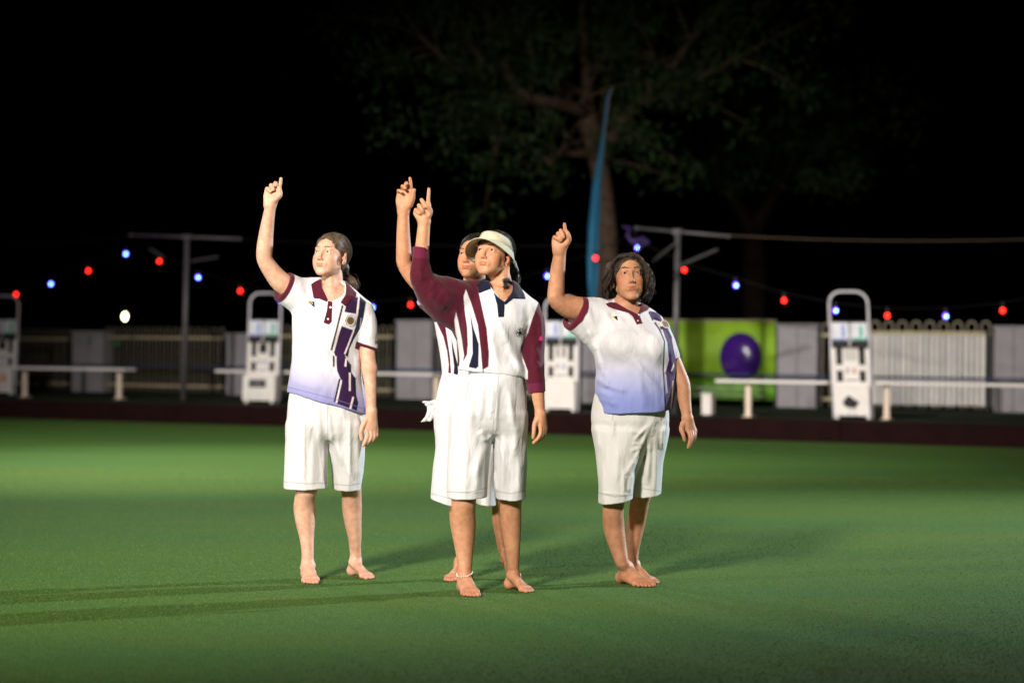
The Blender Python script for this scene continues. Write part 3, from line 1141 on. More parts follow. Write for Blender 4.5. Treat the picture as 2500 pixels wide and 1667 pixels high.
def build_lights():
    t_pole(422, 918, 2.1, 430, 545, 300, 540, 552, 549, 'left T-shaped grey pole between the two left-hand scoreboards', [(345, 572, 375, 590), (440, 600, 500, 590)])
    t_pole(1550, 940, 1.5, 1557, 533, 1462, 524, 1674, 543, 'right T-shaped grey pole behind the rightmost woman', [(1560, 610, 1648, 573), (1550, 560, 1500, 600)])
    festoon('string of red and blue bulbs rising from the left edge to the left T-pole', [(-45, 700, 'b'), (37, 676, 'r'), (117, 652, 'b'), (203, 622, 'r'), (289, 583, 'b'), (320, 546, '')], 0)
    festoon('string of red and blue bulbs sagging between the two T-poles', [(322, 546, ''), (366, 600, 'r'), (455, 637, 'b'), (552, 668, 'r'), (645, 690, 'b'), (750, 703, 'r'), (855, 706, 'b'), (943, 700, 'r'), (1050, 690, 'b'), (1160, 665, 'r'), (1257, 634, 'b'), (1368, 593, 'r'), (1470, 530, '')], 0)
    festoon('string of red and blue bulbs running from the right T-pole to the right edge', [(1455, 528, ''), (1464, 569, 'b'), (1572, 620, 'r'), (1690, 655, 'b'), (1801, 690, 'r'), (1919, 713, 'b'), (2038, 725, 'r'), (2172, 726, 'b'), (2303, 713, 'r'), (2420, 690, 'b')], 0)
    for words, a_, b_ in (('thin pale overhead wire running right from the right T-pole', (1674, 541, 30.0), (2480, 546, 27.0)), ('thin dim overhead wire running from the left T-pole behind the visor woman', (552, 549, 35.0), (1462, 562, 31.5)),
                          ('thin dim overhead wire leaving the picture at the left edge', (-60, 565, 38.0), (300, 541, 36.0))):
        p, q = at(a_[0] * K, a_[1] * K, a_[2]), at(b_[0] * K, b_[1] * K, b_[2])
        pts = [p + (q - p) * s - UP * 0.05 * 4 * s * (1 - s) for s in np.linspace(0, 1, 9)]
        o = thing('overhead_wire', p, words, 'wire')
        MB().tube(pts, 0.0065 if a_[0] == 1674 else 0.005, 5).build('wire', M['wire'] if a_[0] == 1674 else M['cable'], o)
    # added shape at the right pole's arm; violet haze put into its colour
    t = thing('haze_shape', at(1462 * K, 530 * K, 30), 'added crumpled shape standing for violet haze at the end of the right T-pole arm', 'haze_shape')
    pts = [at(u * K, v * K, 29.9 + 0.05 * math.sin(u)) for u, v in ((1430, 521), (1448, 524), (1440, 540), (1452, 556), (1478, 548), (1490, 556), (1470, 566), (1462, 584))]
    MB().tube(pts, [0.01, 0.03, 0.02, 0.03, 0.035, 0.02, 0.03, 0.01], 7).build('cloth', M['haze_shape'], t, True)
    # distant street lamp
    p = at(287 * K, 727 * K, 62)
    t = thing('street_lamp', (p[0], p[1], 0.2), 'distant street lamp with an oval yellow-white globe above the left fence', 'street lamp')
    MB().ball(p, (0.048, 0.048, 0.085), 16, 10).build('globe', M['lamp'], t, True)
    MB().tube([(p[0] + 0.03, p[1], 0.2), (p[0] + 0.03, p[1], p[2] - 0.14)], 0.04, 8).build('post', M['dark_post'], t)
    MB().box(p + UP * 0.18, (0.2, 0.2, 0.04), bevel=0.01).build('hood', M['dark_post'], t)


def build_flag():
    Y = 30.6
    edge_r = [(1406, 203), (1400, 225), (1392, 290), (1386, 360), (1381, 430), (1378, 520), (1376, 620), (1374, 660), (1373, 705)]
    edge_l = [(1401, 206), (1392, 228), (1385, 290), (1376, 345), (1360, 430), (1351, 520), (1348, 600), (1350, 650), (1355, 700)]
    base = at(1375 * K, 925 * K, Y)
    t = thing('feather_flag', (base[0], base[1], ZT), 'tall narrow teal feather flag standing in front of the tree trunk', 'flag')
    R_ = [at(u * K, v * K, Y) for u, v in edge_r]
    MB().tube([np.array([base[0], base[1], ZT - 0.01])] + R_[::-1] + [at(1410 * K, 199 * K, Y)], [0.02] + [0.014] * len(R_) + [0.006], 8).build('pole', M['dark_post'], t)
    nu, nv = 14, 60
    tt = np.linspace(0, 1, nv + 1)
    er = np.array(edge_r, float)
    el = np.array(edge_l, float)
    s = np.linspace(0, 1, len(er))
    vs = []
    for th in (0.0, 0.004):
        for t_ in tt:
            r_ = np.array([np.interp(t_, s, er[:, 0]), np.interp(t_, s, er[:, 1])])
            l_ = np.array([np.interp(t_, s, el[:, 0]), np.interp(t_, s, el[:, 1])])
            for i in range(nu + 1):
                q = i / nu
                uv = l_ * (1 - q) + r_ * q
                dy = (1 - q) * (0.18 * math.sin(3.2 * t_ + 0.5) + 0.25) + 0.035 * math.sin(q * 9 + 5 * t_) * (0.3 + t_) + th
                vs.append(at(uv[0] * K, uv[1] * K, Y + dy))
    N_ = (nu + 1) * (nv + 1)
    fs = []
    for j in range(nv):
        for i in range(nu):
            a = j * (nu + 1) + i
            fs.append((a, a + 1, a + nu + 2, a + nu + 1))
            fs.append((N_ + a, N_ + a + nu + 1, N_ + a + nu + 2, N_ + a + 1))
    MB().add(vs, fs).build('cloth', M['flag'], t, True)
    p = np.array([base[0], base[1], ZT])
    MB().box(p + UP * 0.012, (0.4, 0.4, 0.024), bevel=0.006).build('base_plate', M['dark_post'], t)


def leaves(centres, n, spread, size, parent, name='crown'):
    vs, fs = [], []
    cs = np.array([c[:3] for c in centres])
    rr = np.array([c[3] for c in centres])
    pick = rng.integers(0, len(cs), n)
    # twigs: leaves sit in small sprays inside every clump
    spray = rng.normal(size=(len(cs) * 40, 3))
    spray /= np.linalg.norm(spray, axis=1)[:, None]
    spray *= rng.uniform(0.25, 1.0, (len(spray), 1)) ** 0.6
    sp = pick * 40 + rng.integers(0, 40, n)
    P = cs[pick] + spray[sp] * rr[pick][:, None] * np.array([1, 1, 0.62]) + rng.normal(size=(n, 3)) * rr[pick][:, None] * 0.13
    D = rng.normal(size=(n, 3))
    D[:, 2] -= 0.6
    D /= np.linalg.norm(D, axis=1)[:, None]
    Sd = np.cross(D, rng.normal(size=(n, 3)))
    Sd /= np.linalg.norm(Sd, axis=1)[:, None]
    L = size * rng.uniform(0.6, 1.4, (n, 1))
    V = np.stack([P, P + D * L * 0.45 + Sd * L * 0.16, P + D * L, P + D * L * 0.45 - Sd * L * 0.16], 1).reshape(-1, 3)
    F_ = np.arange(len(V)).reshape(-1, 4)
    me = raw_mesh(name, V - np.array(PARENT_AT[parent.name]), F_, False)
    o = link(name, me, M['leaf'], parent)
    o['kind'] = 'stuff'
    return o


def build_trees():
    g = Crop(800, 0, 1.96)
    Y = 43.0
    A_ = lambda pts, dy=0.0: [at(*g(x, y), Y + dy + 0.0 * i) for i, (x, y) in enumerate(pts)]
    base = at(*g(1345, 1800), Y)
    t = thing('gum_tree', (base[0], base[1], ZT), 'large spreading gum tree behind the teal feather flag, faintly lit', 'tree')
    tr = A_([(1342, 1372), (1338, 1100), (1325, 950), (1300, 800), (1278, 700), (1252, 600), (1243, 520), (1240, 420), (1238, 320), (1225, 220), (1215, 90), (1220, -60)])
    tr = [np.array([tr[0][0] + 0.05, tr[0][1], ZT - 0.02])] + tr
    MB().tube(tr, [0.27, 0.20, 0.18, 0.17, 0.17, 0.18, 0.19, 0.13, 0.11, 0.10, 0.08, 0.06, 0.05], 12).build('trunk', M['bark_pale'], t, True)
    limbs = [
        ([(1300, 790), (1330, 700), (1390, 600), (1450, 540), (1530, 460), (1600, 390), (1680, 300), (1760, 160)], .14, .04, -0.4),
        ([(1245, 560), (1180, 530), (1080, 510), (990, 505), (930, 480), (860, 380), (800, 250), (770, 120), (740, -20)], .12, .04, -1.0),
        ([(960, 500), (880, 440), (760, 350), (690, 260), (640, 170), (560, 80), (500, 0)], .08, .035, -1.4),
        ([(930, 490), (820, 450), (690, 410), (590, 360), (520, 290), (460, 230)], .06, .025, -1.8),
        ([(995, 505), (990, 420), (985, 330), (960, 200), (950, 60)], .07, .03, -1.2),
        ([(1240, 450), (1170, 420), (1100, 370), (1050, 330), (1010, 230), (1000, 100)], .08, .03, 0.6),
        ([(1275, 735), (1200, 728), (1120, 748), (1050, 800)], .07, .02, -0.6),
        ([(1238, 350), (1290, 330), (1340, 290), (1400, 200), (1440, 80)], .07, .03, 0.8),
        ([(1560, 430), (1640, 420), (1740, 400), (1850, 360), (1950, 280)], .06, .02, -0.8),
    ]
    twig_ends = []
    for pts, r0, r1, dy in limbs:
        p = [q + np.array([0, dy * min(1, i / 3), 0]) for i, q in enumerate(A_(pts))]
        MB().tube(p, list(np.linspace(r0, r1, len(p))), 8).build('limb', M['bark_pale'], t, True)
        tw = MB()
        for i in range(1, len(p)):
            for _ in range(3):
                s_ = rng.uniform(0, 1)
                q = p[i - 1] * (1 - s_) + p[i] * s_
                dr = (p[i] - p[i - 1]) / np.linalg.norm(p[i] - p[i - 1]) * 0.6 + rng.normal(size=3) * 0.7 + np.array([0, 0, 0.35])
                dr /= np.linalg.norm(dr)
                L_ = rng.uniform(0.9, 2.2)
                bend = rng.normal(size=3) * 0.25
                pts_ = [q + dr * L_ * k / 5 + bend * (k / 5) ** 2 - np.array([0, 0, 0.25 * (k / 5) ** 2]) for k in range(6)]
                tw.tube(pts_, list(np.linspace(0.028, 0.006, 6)), 5)
                twig_ends.append((*pts_[-1], rng.uniform(0.35, 0.6)))
                twig_ends.append((*pts_[3], rng.uniform(0.25, 0.4)))
        tag(tw.build('twigs', M['bark_pale'], t), kind='stuff')
    cl = []
    for x, y, r, dy in ((120, 140, 1.0, -2), (230, 240, 1.1, -2), (330, 120, 1.2, -1), (350, 560, .9, -2.2), (300, 630, .6, -2.2), (480, 540, .9, -2), (620, 600, .9, -1.6), (760, 650, .9, -1), (760, 560, .8, -1.2), (900, 540, .8, -1.2), (960, 720, .8, -.6),
                        (680, 730, .7, -1.6), (520, 380, .9, -1.8), (420, 300, 1., -1.8), (640, 60, 1.3, -1), (880, 120, 1.3, -.8), (1100, 120, 1.2, .5), (1300, 120, 1.2, .8), (1500, 100, 1.2, 0), (1700, 220, 1.1, -.4), (1620, 360, .7, -.4), (1850, 330, .9, -.8), (1900, 130, 1.3, -.8),
                        (2100, 200, 1.1, -1), (2220, 330, .9, -1), (2040, 60, 1.2, -1), (1120, 260, .8, .6), (560, 180, 1.0, -1.4), (1000, 340, .7, -1), (1060, 800, .6, -.6)):
        c = A_([(x, y)], dy)[0]
        cl.append((*c, r))
    f0, f1 = at(*g(1080, 500), Y)[0], at(*g(1330, 500), Y)[0]
    z0, z1 = at(*g(1200, 820), Y)[2], at(*g(1200, 230), Y)[2]
    cl = [(x, y, z, r * 0.8) for x, y, z, r in cl] + twig_ends
    cl = [q for q in cl if not (f0 < q[0] < f1 and z0 < q[2] < z1)]      # the open fork
    leaves(cl, 15000, 1, 0.15, t)
    # a second tree further right; its dimness is put into the bark colour
    p = at(1735 * K, 560 * K, 50)
    t2 = thing('gum_tree', (p[0], p[1], ZT), 'dim forked tree further back, right of the right T-pole', 'tree')
    q = np.array([p[0], p[1], ZT - 0.02])
    MB().tube([q, at(1733 * K, 600 * K, 50), at(1728 * K, 530 * K, 50), at(1690 * K, 470 * K, 50), at(1640 * K, 400 * K, 50)], [.3, .24, .22, .14, .08], 10).build('trunk', M['bark_dimmed'], t2, True)
    MB().tube([at(1729 * K, 535 * K, 50), at(1760 * K, 480 * K, 50), at(1795 * K, 420 * K, 50), at(1850 * K, 330 * K, 50)], [.18, .14, .11, .06], 8).build('limb', M['bark_dimmed'], t2, True)
    cl = [(*at(u * K, v * K, 50), r) for u, v, r in ((1640, 360, 1.3), (1720, 330, 1.4), (1840, 300, 1.5), (1900, 380, 1.0), (1960, 260, 1.5), (1780, 240, 1.5))]
    leaves(cl, 3500, 1, 0.16, t2)
    # low shrubs behind the fence
    for u, wd, words in ((925, 1.3, 'low shrub behind the fence, between the woman on the left and the tall grey pier'), (690, 1.1, 'low shrub behind the fence beyond the woman on the left'), (1010, 1.0, 'low shrub behind the fence right of the tall grey pier')):
        c = place(along(u, 7.5), 7.5)
        t3 = thing('shrub', c, words, 'shrub', 'shrubs behind the fence')
        for k in range(5):
            d = np.array([math.cos(k * 1.3) * 0.3, math.sin(k * 1.3) * 0.2, 0.6])
            MB().tube([c, c + d], [0.02, 0.008], 5).build('stem', M['bark'], t3)
        leaves([(c[0] + dx * wd, c[1], 0.5 + dz, 0.32 * wd) for dx, dz in ((-0.4, 0), (0, 0.15), (0.4, 0.02), (0.1, -0.1))], 1500, 1, 0.10, t3)


def build_grass():
    """short blades standing on the green in front of and around the players"""
    n = 330000
    Yb = 7.6 + 13.5 * rng.random(n) ** 1.35
    Xb = (rng.random(n) * 2 - 1) * Yb * 0.225
    Hh = rng.uniform(0.0022, 0.0060, n) * (1 + 0.03 * (Yb - 8))
    ang = rng.uniform(0, 2 * PI, n)
    wd = rng.uniform(0.0012, 0.0022, n) * (1 + 0.05 * (Yb - 8))
    lean = rng.normal(size=(n, 2)) * 0.003
    P0 = np.stack([Xb, Yb, np.full(n, -0.001)], 1)
    side = np.stack([np.cos(ang) * wd, np.sin(ang) * wd, np.zeros(n)], 1)
    tip = P0 + np.stack([lean[:, 0], lean[:, 1], Hh], 1)
    V = np.stack([P0 - side, P0 + side, tip], 1).reshape(-1, 3)
    me = raw_mesh('grass_blades', V, np.arange(3 * n).reshape(-1, 3), False)
    g = rng.random(n)
    Cb = np.stack([0.082 + 0.055 * g, 0.160 + 0.052 * g, 0.036 + 0.02 * rng.random(n)], 1)
    Cb *= (0.75 + 0.5 * rng.random(n))[:, None]
    add_colours(me, np.repeat(Cb, 3, axis=0))
    m, nt, b = new_mat('blade')
    at_ = nt.nodes.new('ShaderNodeAttribute')
    at_.attribute_name = 'Col'
    nt.links.new(at_.outputs['Color'], b.inputs['Base Color'])
    b.inputs['Roughness'].default_value = 0.7
    b.inputs['Specular IOR Level'].default_value = 0.2
    tag(link('grass_blades', me, m), kind='stuff')


build_ground()
build_grass()
build_walls()
build_fences()
build_banner()
build_furniture()
build_lights()
build_flag()
build_trees()

# ================================================================ PEOPLE
MAROON = (0.078, 0.0045, 0.017)
NAVY = (0.0045, 0.006, 0.024)
PURPLE = (0.028, 0.006, 0.048)
BLACK = (0.008, 0.008, 0.012)
WHITE = (0.70, 0.70, 0.735)
PINKISH = (0.78, 0.66, 0.68)


class Person:
    def __init__(self, Y):
        self.Y = Y
        self.m = Y / FPX            # metres per photograph pixel at this depth

    def w(self, uv, dy=0.0):
        return at(uv[0], uv[1], self.Y + dy)

    def rows(self, crop, data):
        """(y, left, right, half depth, dy) in crop pixels -> loft rows"""
        out = []
        for y, L, R, b, dy in data:
            p, q = self.w(crop(L, y), dy), self.w(crop(R, y), dy)
            out.append(((p[2] + q[2]) / 2, (p[0] + q[0]) / 2, self.Y + dy, (q[0] - p[0]) / 2, b))
        return out

    def pts(self, crop, data):
        """(x, y, dy, r) -> points, radii"""
        return [self.w(crop(x, y), dy) for x, y, dy, r in data], [r for _, _, _, r in data]


def rot(yaw, pitch, roll=0.0):
    a, b = math.radians(yaw), math.radians(pitch)
    return np.array(Matrix.Rotation(-a, 3, 'Z') @ Matrix.Rotation(-b, 3, 'X') @ Matrix.Rotation(math.radians(roll), 3, 'Y'))


class Head:
    """a head: origin at eye level between the ears; face towards local -Y"""

    def __init__(self, o, yaw, pitch, roll=0.0, scale=(1, 1, 1), low=1.0, lid=0.0058):
        self.o, self.R, self.s = np.array(o), rot(yaw, pitch, roll), np.array(scale, dtype=float)
        self.low, self.lid = low, lid       # length of the lower face, opening of the eyes

    def w(self, x, y, z):
        return self.o + self.R @ (self.s * np.array([x, y, z * (self.low if z < 0 else 1.0)], dtype=float))

    def inv(self, P):
        L = ((P - self.o) @ self.R) / self.s
        L[:, 2] = np.where(L[:, 2] < 0, L[:, 2] / self.low, L[:, 2])
        return L

    def build(self, F, age=0.0, nose=1.0):
        s = float(self.s.mean())
        w = self.w

        def E(c, r, k=0.012, kind='u', R=None):
            RR = self.R if R is None else self.R @ np.array(R)
            F.ell(w(*c), np.array(r) * self.s, RR, k, kind)

        def C(a, b, ra, rb, k=0.01, kind='u'):
            F.cap(w(*a), w(*b), ra * s, rb * s, k, kind)
        E((0, 0.016, 0.030), (0.0715, 0.092, 0.078), 0.01)
        E((0, -0.022, -0.012), (0.0595, 0.0635, 0.078 * (1 + 0.6 * (self.low - 1))), 0.022)
        E((0, -0.034, -0.060), (0.0455, 0.0460, 0.044), 0.028)
        E((0, -0.069, -0.097), (0.0150, 0.0125, 0.0120), 0.020)
        for q in (-1, 1):
            C((q * 0.0500, 0.000, -0.050), (q * 0.015, -0.060, -0.094), 0.0135, 0.0110, 0.022)
            E((q * 0.0345, -0.0545, -0.029), (0.0205, 0.0200, 0.020), 0.024)
            E((q * 0.0290, -0.0480, -0.058), (0.020, 0.020, 0.020), 0.026)
            # eye sockets, lids
            E((q * 0.031, -0.0930, 0.002), (0.0180, 0.0140, 0.0120), 0.012, 's')
            F.ball(w(q * 0.031, -0.0675, -0.001), 0.0147 * s, 0.005)
            E((q * 0.031, -0.0855, -0.0015), (0.0148, 0.0090, self.lid), 0.0012, 's')
            # brow ridge
            C((q * 0.014, -0.0820, 0.0165), (q * 0.042, -0.0690, 0.0195), 0.0060, 0.0055, 0.012)
            # nose wings and nostrils
            F.ball(w(q * 0.0095, -0.0930, -0.0400), 0.0064 * s * nose, 0.007)
            F.ball(w(q * 0.0056, -0.0965, -0.0462), 0.0030 * s, 0.003, 's')
            # ears
            Re = np.array(Matrix.Rotation(q * 0.42, 3, 'Z') @ Matrix.Rotation(0.18, 3, 'X'))
            E((q * 0.0765, 0.014, -0.010), (0.0085, 0.0180, 0.0300), 0.005, 'u', Re)
            E((q * 0.0850, 0.009, -0.006), (0.0050, 0.0095, 0.0170), 0.005, 's', Re)
            E((q * 0.0750, 0.007, -0.030), (0.0065, 0.0110, 0.0120), 0.006, 'u', Re)
            F.ball(w(q * 0.0745, -0.002, -0.010), 0.0055 * s, 0.005)
            # naso-labial fold
            if age:
                C((q * 0.018, -0.0905, -0.043), (q * 0.028, -0.078, -0.064), 0.0020, 0.0016, 0.006, 's')
        C((0, -0.0830, 0.012), (0, -0.0990 - 0.004 * (nose - 1), -0.032), 0.0055, 0.0072 * nose, 0.012)
        F.ball(w(0, -0.1015, -0.0370), 0.0068 * s * nose, 0.009)
        # mouth
        E((0, -0.0775, -0.063), (0.026, 0.0130, 0.019), 0.014)
        C((-0.015, -0.0845, -0.0612), (0.0, -0.0885, -0.0600), 0.0024, 0.0034, 0.005)
        C((0.015, -0.0845, -0.0612), (0.0, -0.0885, -0.0600), 0.0024, 0.0034, 0.005)
        C((-0.010, -0.0855, -0.0700), (0.010, -0.0855, -0.0700), 0.0036, 0.0036, 0.006)
        C((-0.020, -0.0880, -0.0652), (0.020, -0.0880, -0.0652), 0.0013, 0.0013, 0.0035, 's')
        C((-0.010, -0.0860, -0.0800), (0.010, -0.0860, -0.0800), 0.0034, 0.0034, 0.010, 's')

    def lips(self, P):
        L = self.inv(P)
        x, y, z = L.T
        up = np.exp(-((z + 0.0612) / 0.0034) ** 2) * (np.abs(x) < 0.0225)
        lo = np.exp(-((z + 0.0695) / 0.0040) ** 2) * (np.abs(x) < 0.018)
        return np.clip((up + lo), 0, 1) * (y < -0.070) * np.clip((0.0245 - np.abs(x)) / 0.005, 0, 1)

    def cheeks(self, P):
        L = self.inv(P)
        x, y, z = L.T
        return np.exp(-((np.abs(x) - 0.040) / 0.018) ** 2 - ((z + 0.036) / 0.018) ** 2) * (y < -0.03) + \
            0.8 * np.exp(-(x / 0.012) ** 2 - ((z + 0.038) / 0.010) ** 2) * (y < -0.085) + \
            0.9 * (np.abs(x) > 0.074) * (np.abs(x) < 0.095) * (z < 0.03) * (z > -0.05) * (np.abs(y - 0.01) < 0.03)

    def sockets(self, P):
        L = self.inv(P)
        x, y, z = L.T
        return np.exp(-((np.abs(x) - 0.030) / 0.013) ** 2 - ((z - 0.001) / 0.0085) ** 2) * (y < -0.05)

    def parts(self, parent, brow_mat, iris, gaze=(0, -1, 0), lash=0.0017, brow=0.0030, brow_lift=0.0):
        s = float(self.s.mean())
        off = np.array(PARENT_AT[parent.name])
        g = self.R @ (np.array(gaze, dtype=float) / np.linalg.norm(gaze))
        for q in (-1, 1):
            c = self.w(q * 0.031, -0.0675, -0.001)
            m = MB().ball(c, 0.0127 * s, 28, 20, ez=g, ex=np.cross(g, (0, 0, 1)) / np.linalg.norm(np.cross(g, (0, 0, 1))),
                          ey=np.cross(g, np.cross(g, (0, 0, 1))) / np.linalg.norm(np.cross(g, np.cross(g, (0, 0, 1)))))
            o = m.build('eye', MAT['eye'], parent, True)
            D = np.array(m.v) - c
            cosang = (D @ g) / (np.linalg.norm(D, axis=1) + 1e-9)
            Cc = np.where((cosang > 0.955)[:, None], (0.01, 0.01, 0.01), np.where((cosang > 0.84)[:, None], iris, (0.42, 0.37, 0.34)))
            add_colours(o.data, Cc)
            arc = [self.w(q * (0.031 + 0.0138 * math.cos(t)), -0.0805 + 0.004 * math.cos(t) ** 2 + 0.0045 * max(0, math.cos(t)), -0.0015 + (self.lid - 0.0001) * math.sin(t)) for t in np.linspace(0, PI, 9)]
            MB().tube(arc, [lash * f for f in (0.5, 0.9, 1, 1, 1, 1, 1, 0.9, 0.5)], 5).build('eyelash', brow_mat, parent, True)
            b = [self.w(q * x, y, z + brow_lift) for x, y, z in ((0.0135, -0.0915, 0.0185), (0.022, -0.0900, 0.0225), (0.031, -0.0865, 0.0250), (0.040, -0.0800, 0.0240), (0.047, -0.0725, 0.0195))]
            MB().tube(b, [brow * f for f in (0.7, 1, 1, 0.75, 0.3)], 6).build('eyebrow', brow_mat, parent, True)


def foot(F, A, phi, side, s=0.9, lift=0.0):
    """A: ankle joint; phi: toe direction in degrees (0 = to the camera, + = to the picture's right); side: +1 big toe on the right"""
    p = math.radians(phi)
    f = np.array([math.sin(p), -math.cos(p), 0.0])
    m = np.array([math.cos(p), math.sin(p), 0.0]) * side
    B = np.array([A[0], A[1], 0.0])
    toe = f * 0.14 * s
    ca, sa = math.cos(lift), math.sin(lift)

    def W(a, l, z):
        """along, lateral, height; the heel is lifted by turning about the ball of the foot"""
        a, l, z = a * s, l * s, z * s - 0.002
        if lift and a < 0.135 * s:
            da = a - 0.135 * s
            return B + f * (0.135 * s + da * ca + z * sa * 0.6) + m * l + np.array([0, 0, z * ca - da * sa])
        return B + f * a + m * l + np.array([0, 0, z])
    r = s
    F.ball(W(-0.040, 0, 0.030), 0.0290 * r, 0.012)
    F.cap(W(-0.005, 0, 0.085), W(-0.036, 0, 0.036), 0.030 * r, 0.027 * r, 0.015)
    F.ball(W(0.002, 0.027, 0.078), 0.0125 * r, 0.012)
    F.ball(W(-0.004, -0.027, 0.068), 0.0125 * r, 0.012)
    F.cap(W(0.005, 0.004, 0.075), W(0.070, 0.010, 0.046), 0.031 * r, 0.023 * r, 0.015)
    F.cap(W(0.070, 0.010, 0.046), W(0.135, 0.024, 0.021), 0.023 * r, 0.0175 * r, 0.012)
    F.cap(W(-0.010, -0.008, 0.040), W(0.112, -0.026, 0.017), 0.027 * r, 0.0155 * r, 0.014)
    F.cap(W(0.060, -0.004, 0.036), W(0.125, -0.006, 0.021), 0.022 * r, 0.015 * r, 0.012)
    F.cap(W(0.138, 0.027, 0.019), W(0.116, -0.032, 0.015), 0.0165 * r, 0.0145 * r, 0.012)
    F.cap(W(0.145, 0.028, 0.018), W(0.186, 0.027, 0.013), 0.0120 * r, 0.0118 * r, 0.005)
    for l, a0, a1, rr in ((0.0085, 0.143, 0.183, 0.0085), (-0.0065, 0.138, 0.174, 0.0080), (-0.0205, 0.131, 0.163, 0.0076), (-0.0340, 0.121, 0.148, 0.0072)):
        mid = (a0 + a1) / 2 + 0.003
        F.cap(W(a0, l, 0.018), W(mid, l, 0.0165), rr * r, rr * r * 0.95, 0.004)
        F.cap(W(mid, l, 0.0165), W(a1, l, 0.0085), rr * r * 0.95, rr * r, 0.003)


def slim(r):
    """calves and ankles a little leaner than the thighs"""
    return [q * (1 if i < 2 else 0.93) for i, q in enumerate(r)]


def fingers(P, F, crop, data, k=0.0035):
    for chain in data:
        p, r = P.pts(crop, chain)
        F.chain(p, r, k)


def folds(P, segs, gain=1.2):
    """raised creases of cloth, (u1, v1, u2, v2, width px, amplitude m)"""
    S = [(np.array(a[:2], float), np.array(a[2:4], float), a[4], a[5] * gain) for a in segs]

    def g(Pt, d):
        near = np.abs(d) < 0.020
        if not near.any():
            return d
        u, v = to_px(Pt[near])
        add = np.zeros(len(u))
        u0, u1, v0, v1 = u.min(), u.max(), v.min(), v.max()
        for a, b, wd, amp in S:
            m = 2.3 * wd
            if max(a[0], b[0]) + m < u0 or min(a[0], b[0]) - m > u1 or max(a[1], b[1]) + m < v0 or min(a[1], b[1]) - m > v1:
                continue
            ab = b - a
            t = np.clip(((u - a[0]) * ab[0] + (v - a[1]) * ab[1]) / (ab @ ab + 1e-9), 0, 1)
            q = np.hypot(u - a[0] - t * ab[0], v - a[1] - t * ab[1])
            add += amp * np.exp(-(q / wd) ** 2) * np.clip(np.minimum(t, 1 - t) * 4 + 0.05, 0, 1)
        d = d.copy()
        d[near] -= add
        return d
    return g


def ripple(s1, a1, seed, stretch=(1, 1, 1)):
    st = np.array(stretch)

    def g(P, d):
        near = np.abs(d) < 0.014
        if near.any():
            d = d.copy()
            d[near] += a1 * vnoise(P[near] * st, s1, seed)
        return d
    return g


def paint(P, V, N, base, layers, front=True):
    """layers: (polygon in photograph pixels or callable, colour)"""
    u, v = to_px(V)
    C = np.tile(np.array(base, dtype=float), (len(V), 1))
    fr = N[:, 1] < 0.35
    for shape, col in layers:
        if callable(shape):
            wgt = np.clip(shape(u, v, V, N), 0, 1)
        else:
            a = np.array(shape)
            wgt = np.zeros(len(V))
            box = (u > a[:, 0].min() - 3) & (u < a[:, 0].max() + 3) & (v > a[:, 1].min() - 3) & (v < a[:, 1].max() + 3) & fr
            if box.any():
                wgt[box] = np.clip(0.5 - dist2poly(u[box], v[box], shape) / 1.6, 0, 1)
        col = np.array(col) if not callable(col) else col(u, v)
        C = C * (1 - wgt[:, None]) + wgt[:, None] * col
    return C


def band(crop, x1, y1, x2, y2, wd):
    """a straight stripe as polygon"""
    a, b = np.array(crop(x1, y1)), np.array(crop(x2, y2))
    t = (b - a) / np.linalg.norm(b - a)
    n = np.array([-t[1], t[0]]) * (wd / 2 / 2.61)
    return [tuple(a + n), tuple(b + n), tuple(b - n), tuple(a - n)]


def poly(crop, pts):
    return [crop(x, y) for x, y in pts]


def overlay(P, base_fn, shapes, thick, back=0.35, extra=None):
    """cloth lying on other cloth: the base surface pushed outwards, cut to the shapes (photograph pixels)"""
    F = Field()
    F.op('u', lambda Q: base_fn(Q) - thick, None, None, 0.001)
    if extra:
        F.op('u', extra, None, None, 0.012)

    def cut(Q):
        u, v = to_px(Q)
        d = np.full(len(Q), 1e3)
        for s in shapes:
            d = np.minimum(d, dist2poly(u, v, s))
        d *= P.m
        return np.maximum(d, Q[:, 1] - (P.Y + back))
    F.op('i', cut, None, None, 0.003)
    F.op('i', lambda Q: -(base_fn(Q) + 0.012), None, None, 0.001) if not extra else None
    return F


def bounds(points, pad):
    a = np.array(points)
    return a.min(0) - pad, a.max(0) + pad


def prism_carve(P, shape, y_back):
    def fn(Q):
        u, v = to_px(Q)
        return np.maximum(dist2poly(u, v, shape) * P.m, Q[:, 1] - y_back)
    return fn


def cloth_object(P, name, F, lo, hi, h, mat, parent, base, layers, it=1):
    V, Q = polygonise(F, lo, hi, h)
    V = relax(V, Q, it)
    N = vnormals(V, Q)
    C = paint(P, V, N, base, layers)
    o = skin_object(name, V, Q, C, mat, parent)
    tri = BVHTree.FromPolygons([Vector(v) for v in V], [tuple(q) for q in Q])
    return o, tri


def on_surface(tri, uv):
    """the first point of a cloth that the photograph shows at uv, and its normal"""
    o = Vector((0, 0, EYE))
    d = (Vector(at(uv[0], uv[1], 10.0)) - o).normalized()
    loc, nor, _, _ = tri.ray_cast(o, d)
    if loc is None:
        return None, None
    n = np.array(nor)
    if n @ np.array(d) > 0:
        n = -n
    return np.array(loc), n


def decal_frame(n):
    z = np.array([0, 0, 1.0])
    ex = np.cross(z, n)
    ex /= np.linalg.norm(ex)
    ex = ex if ex[0] > 0 else -ex
    return ex, np.cross(n, ex) * (1 if np.cross(n, ex)[2] > 0 else -1)


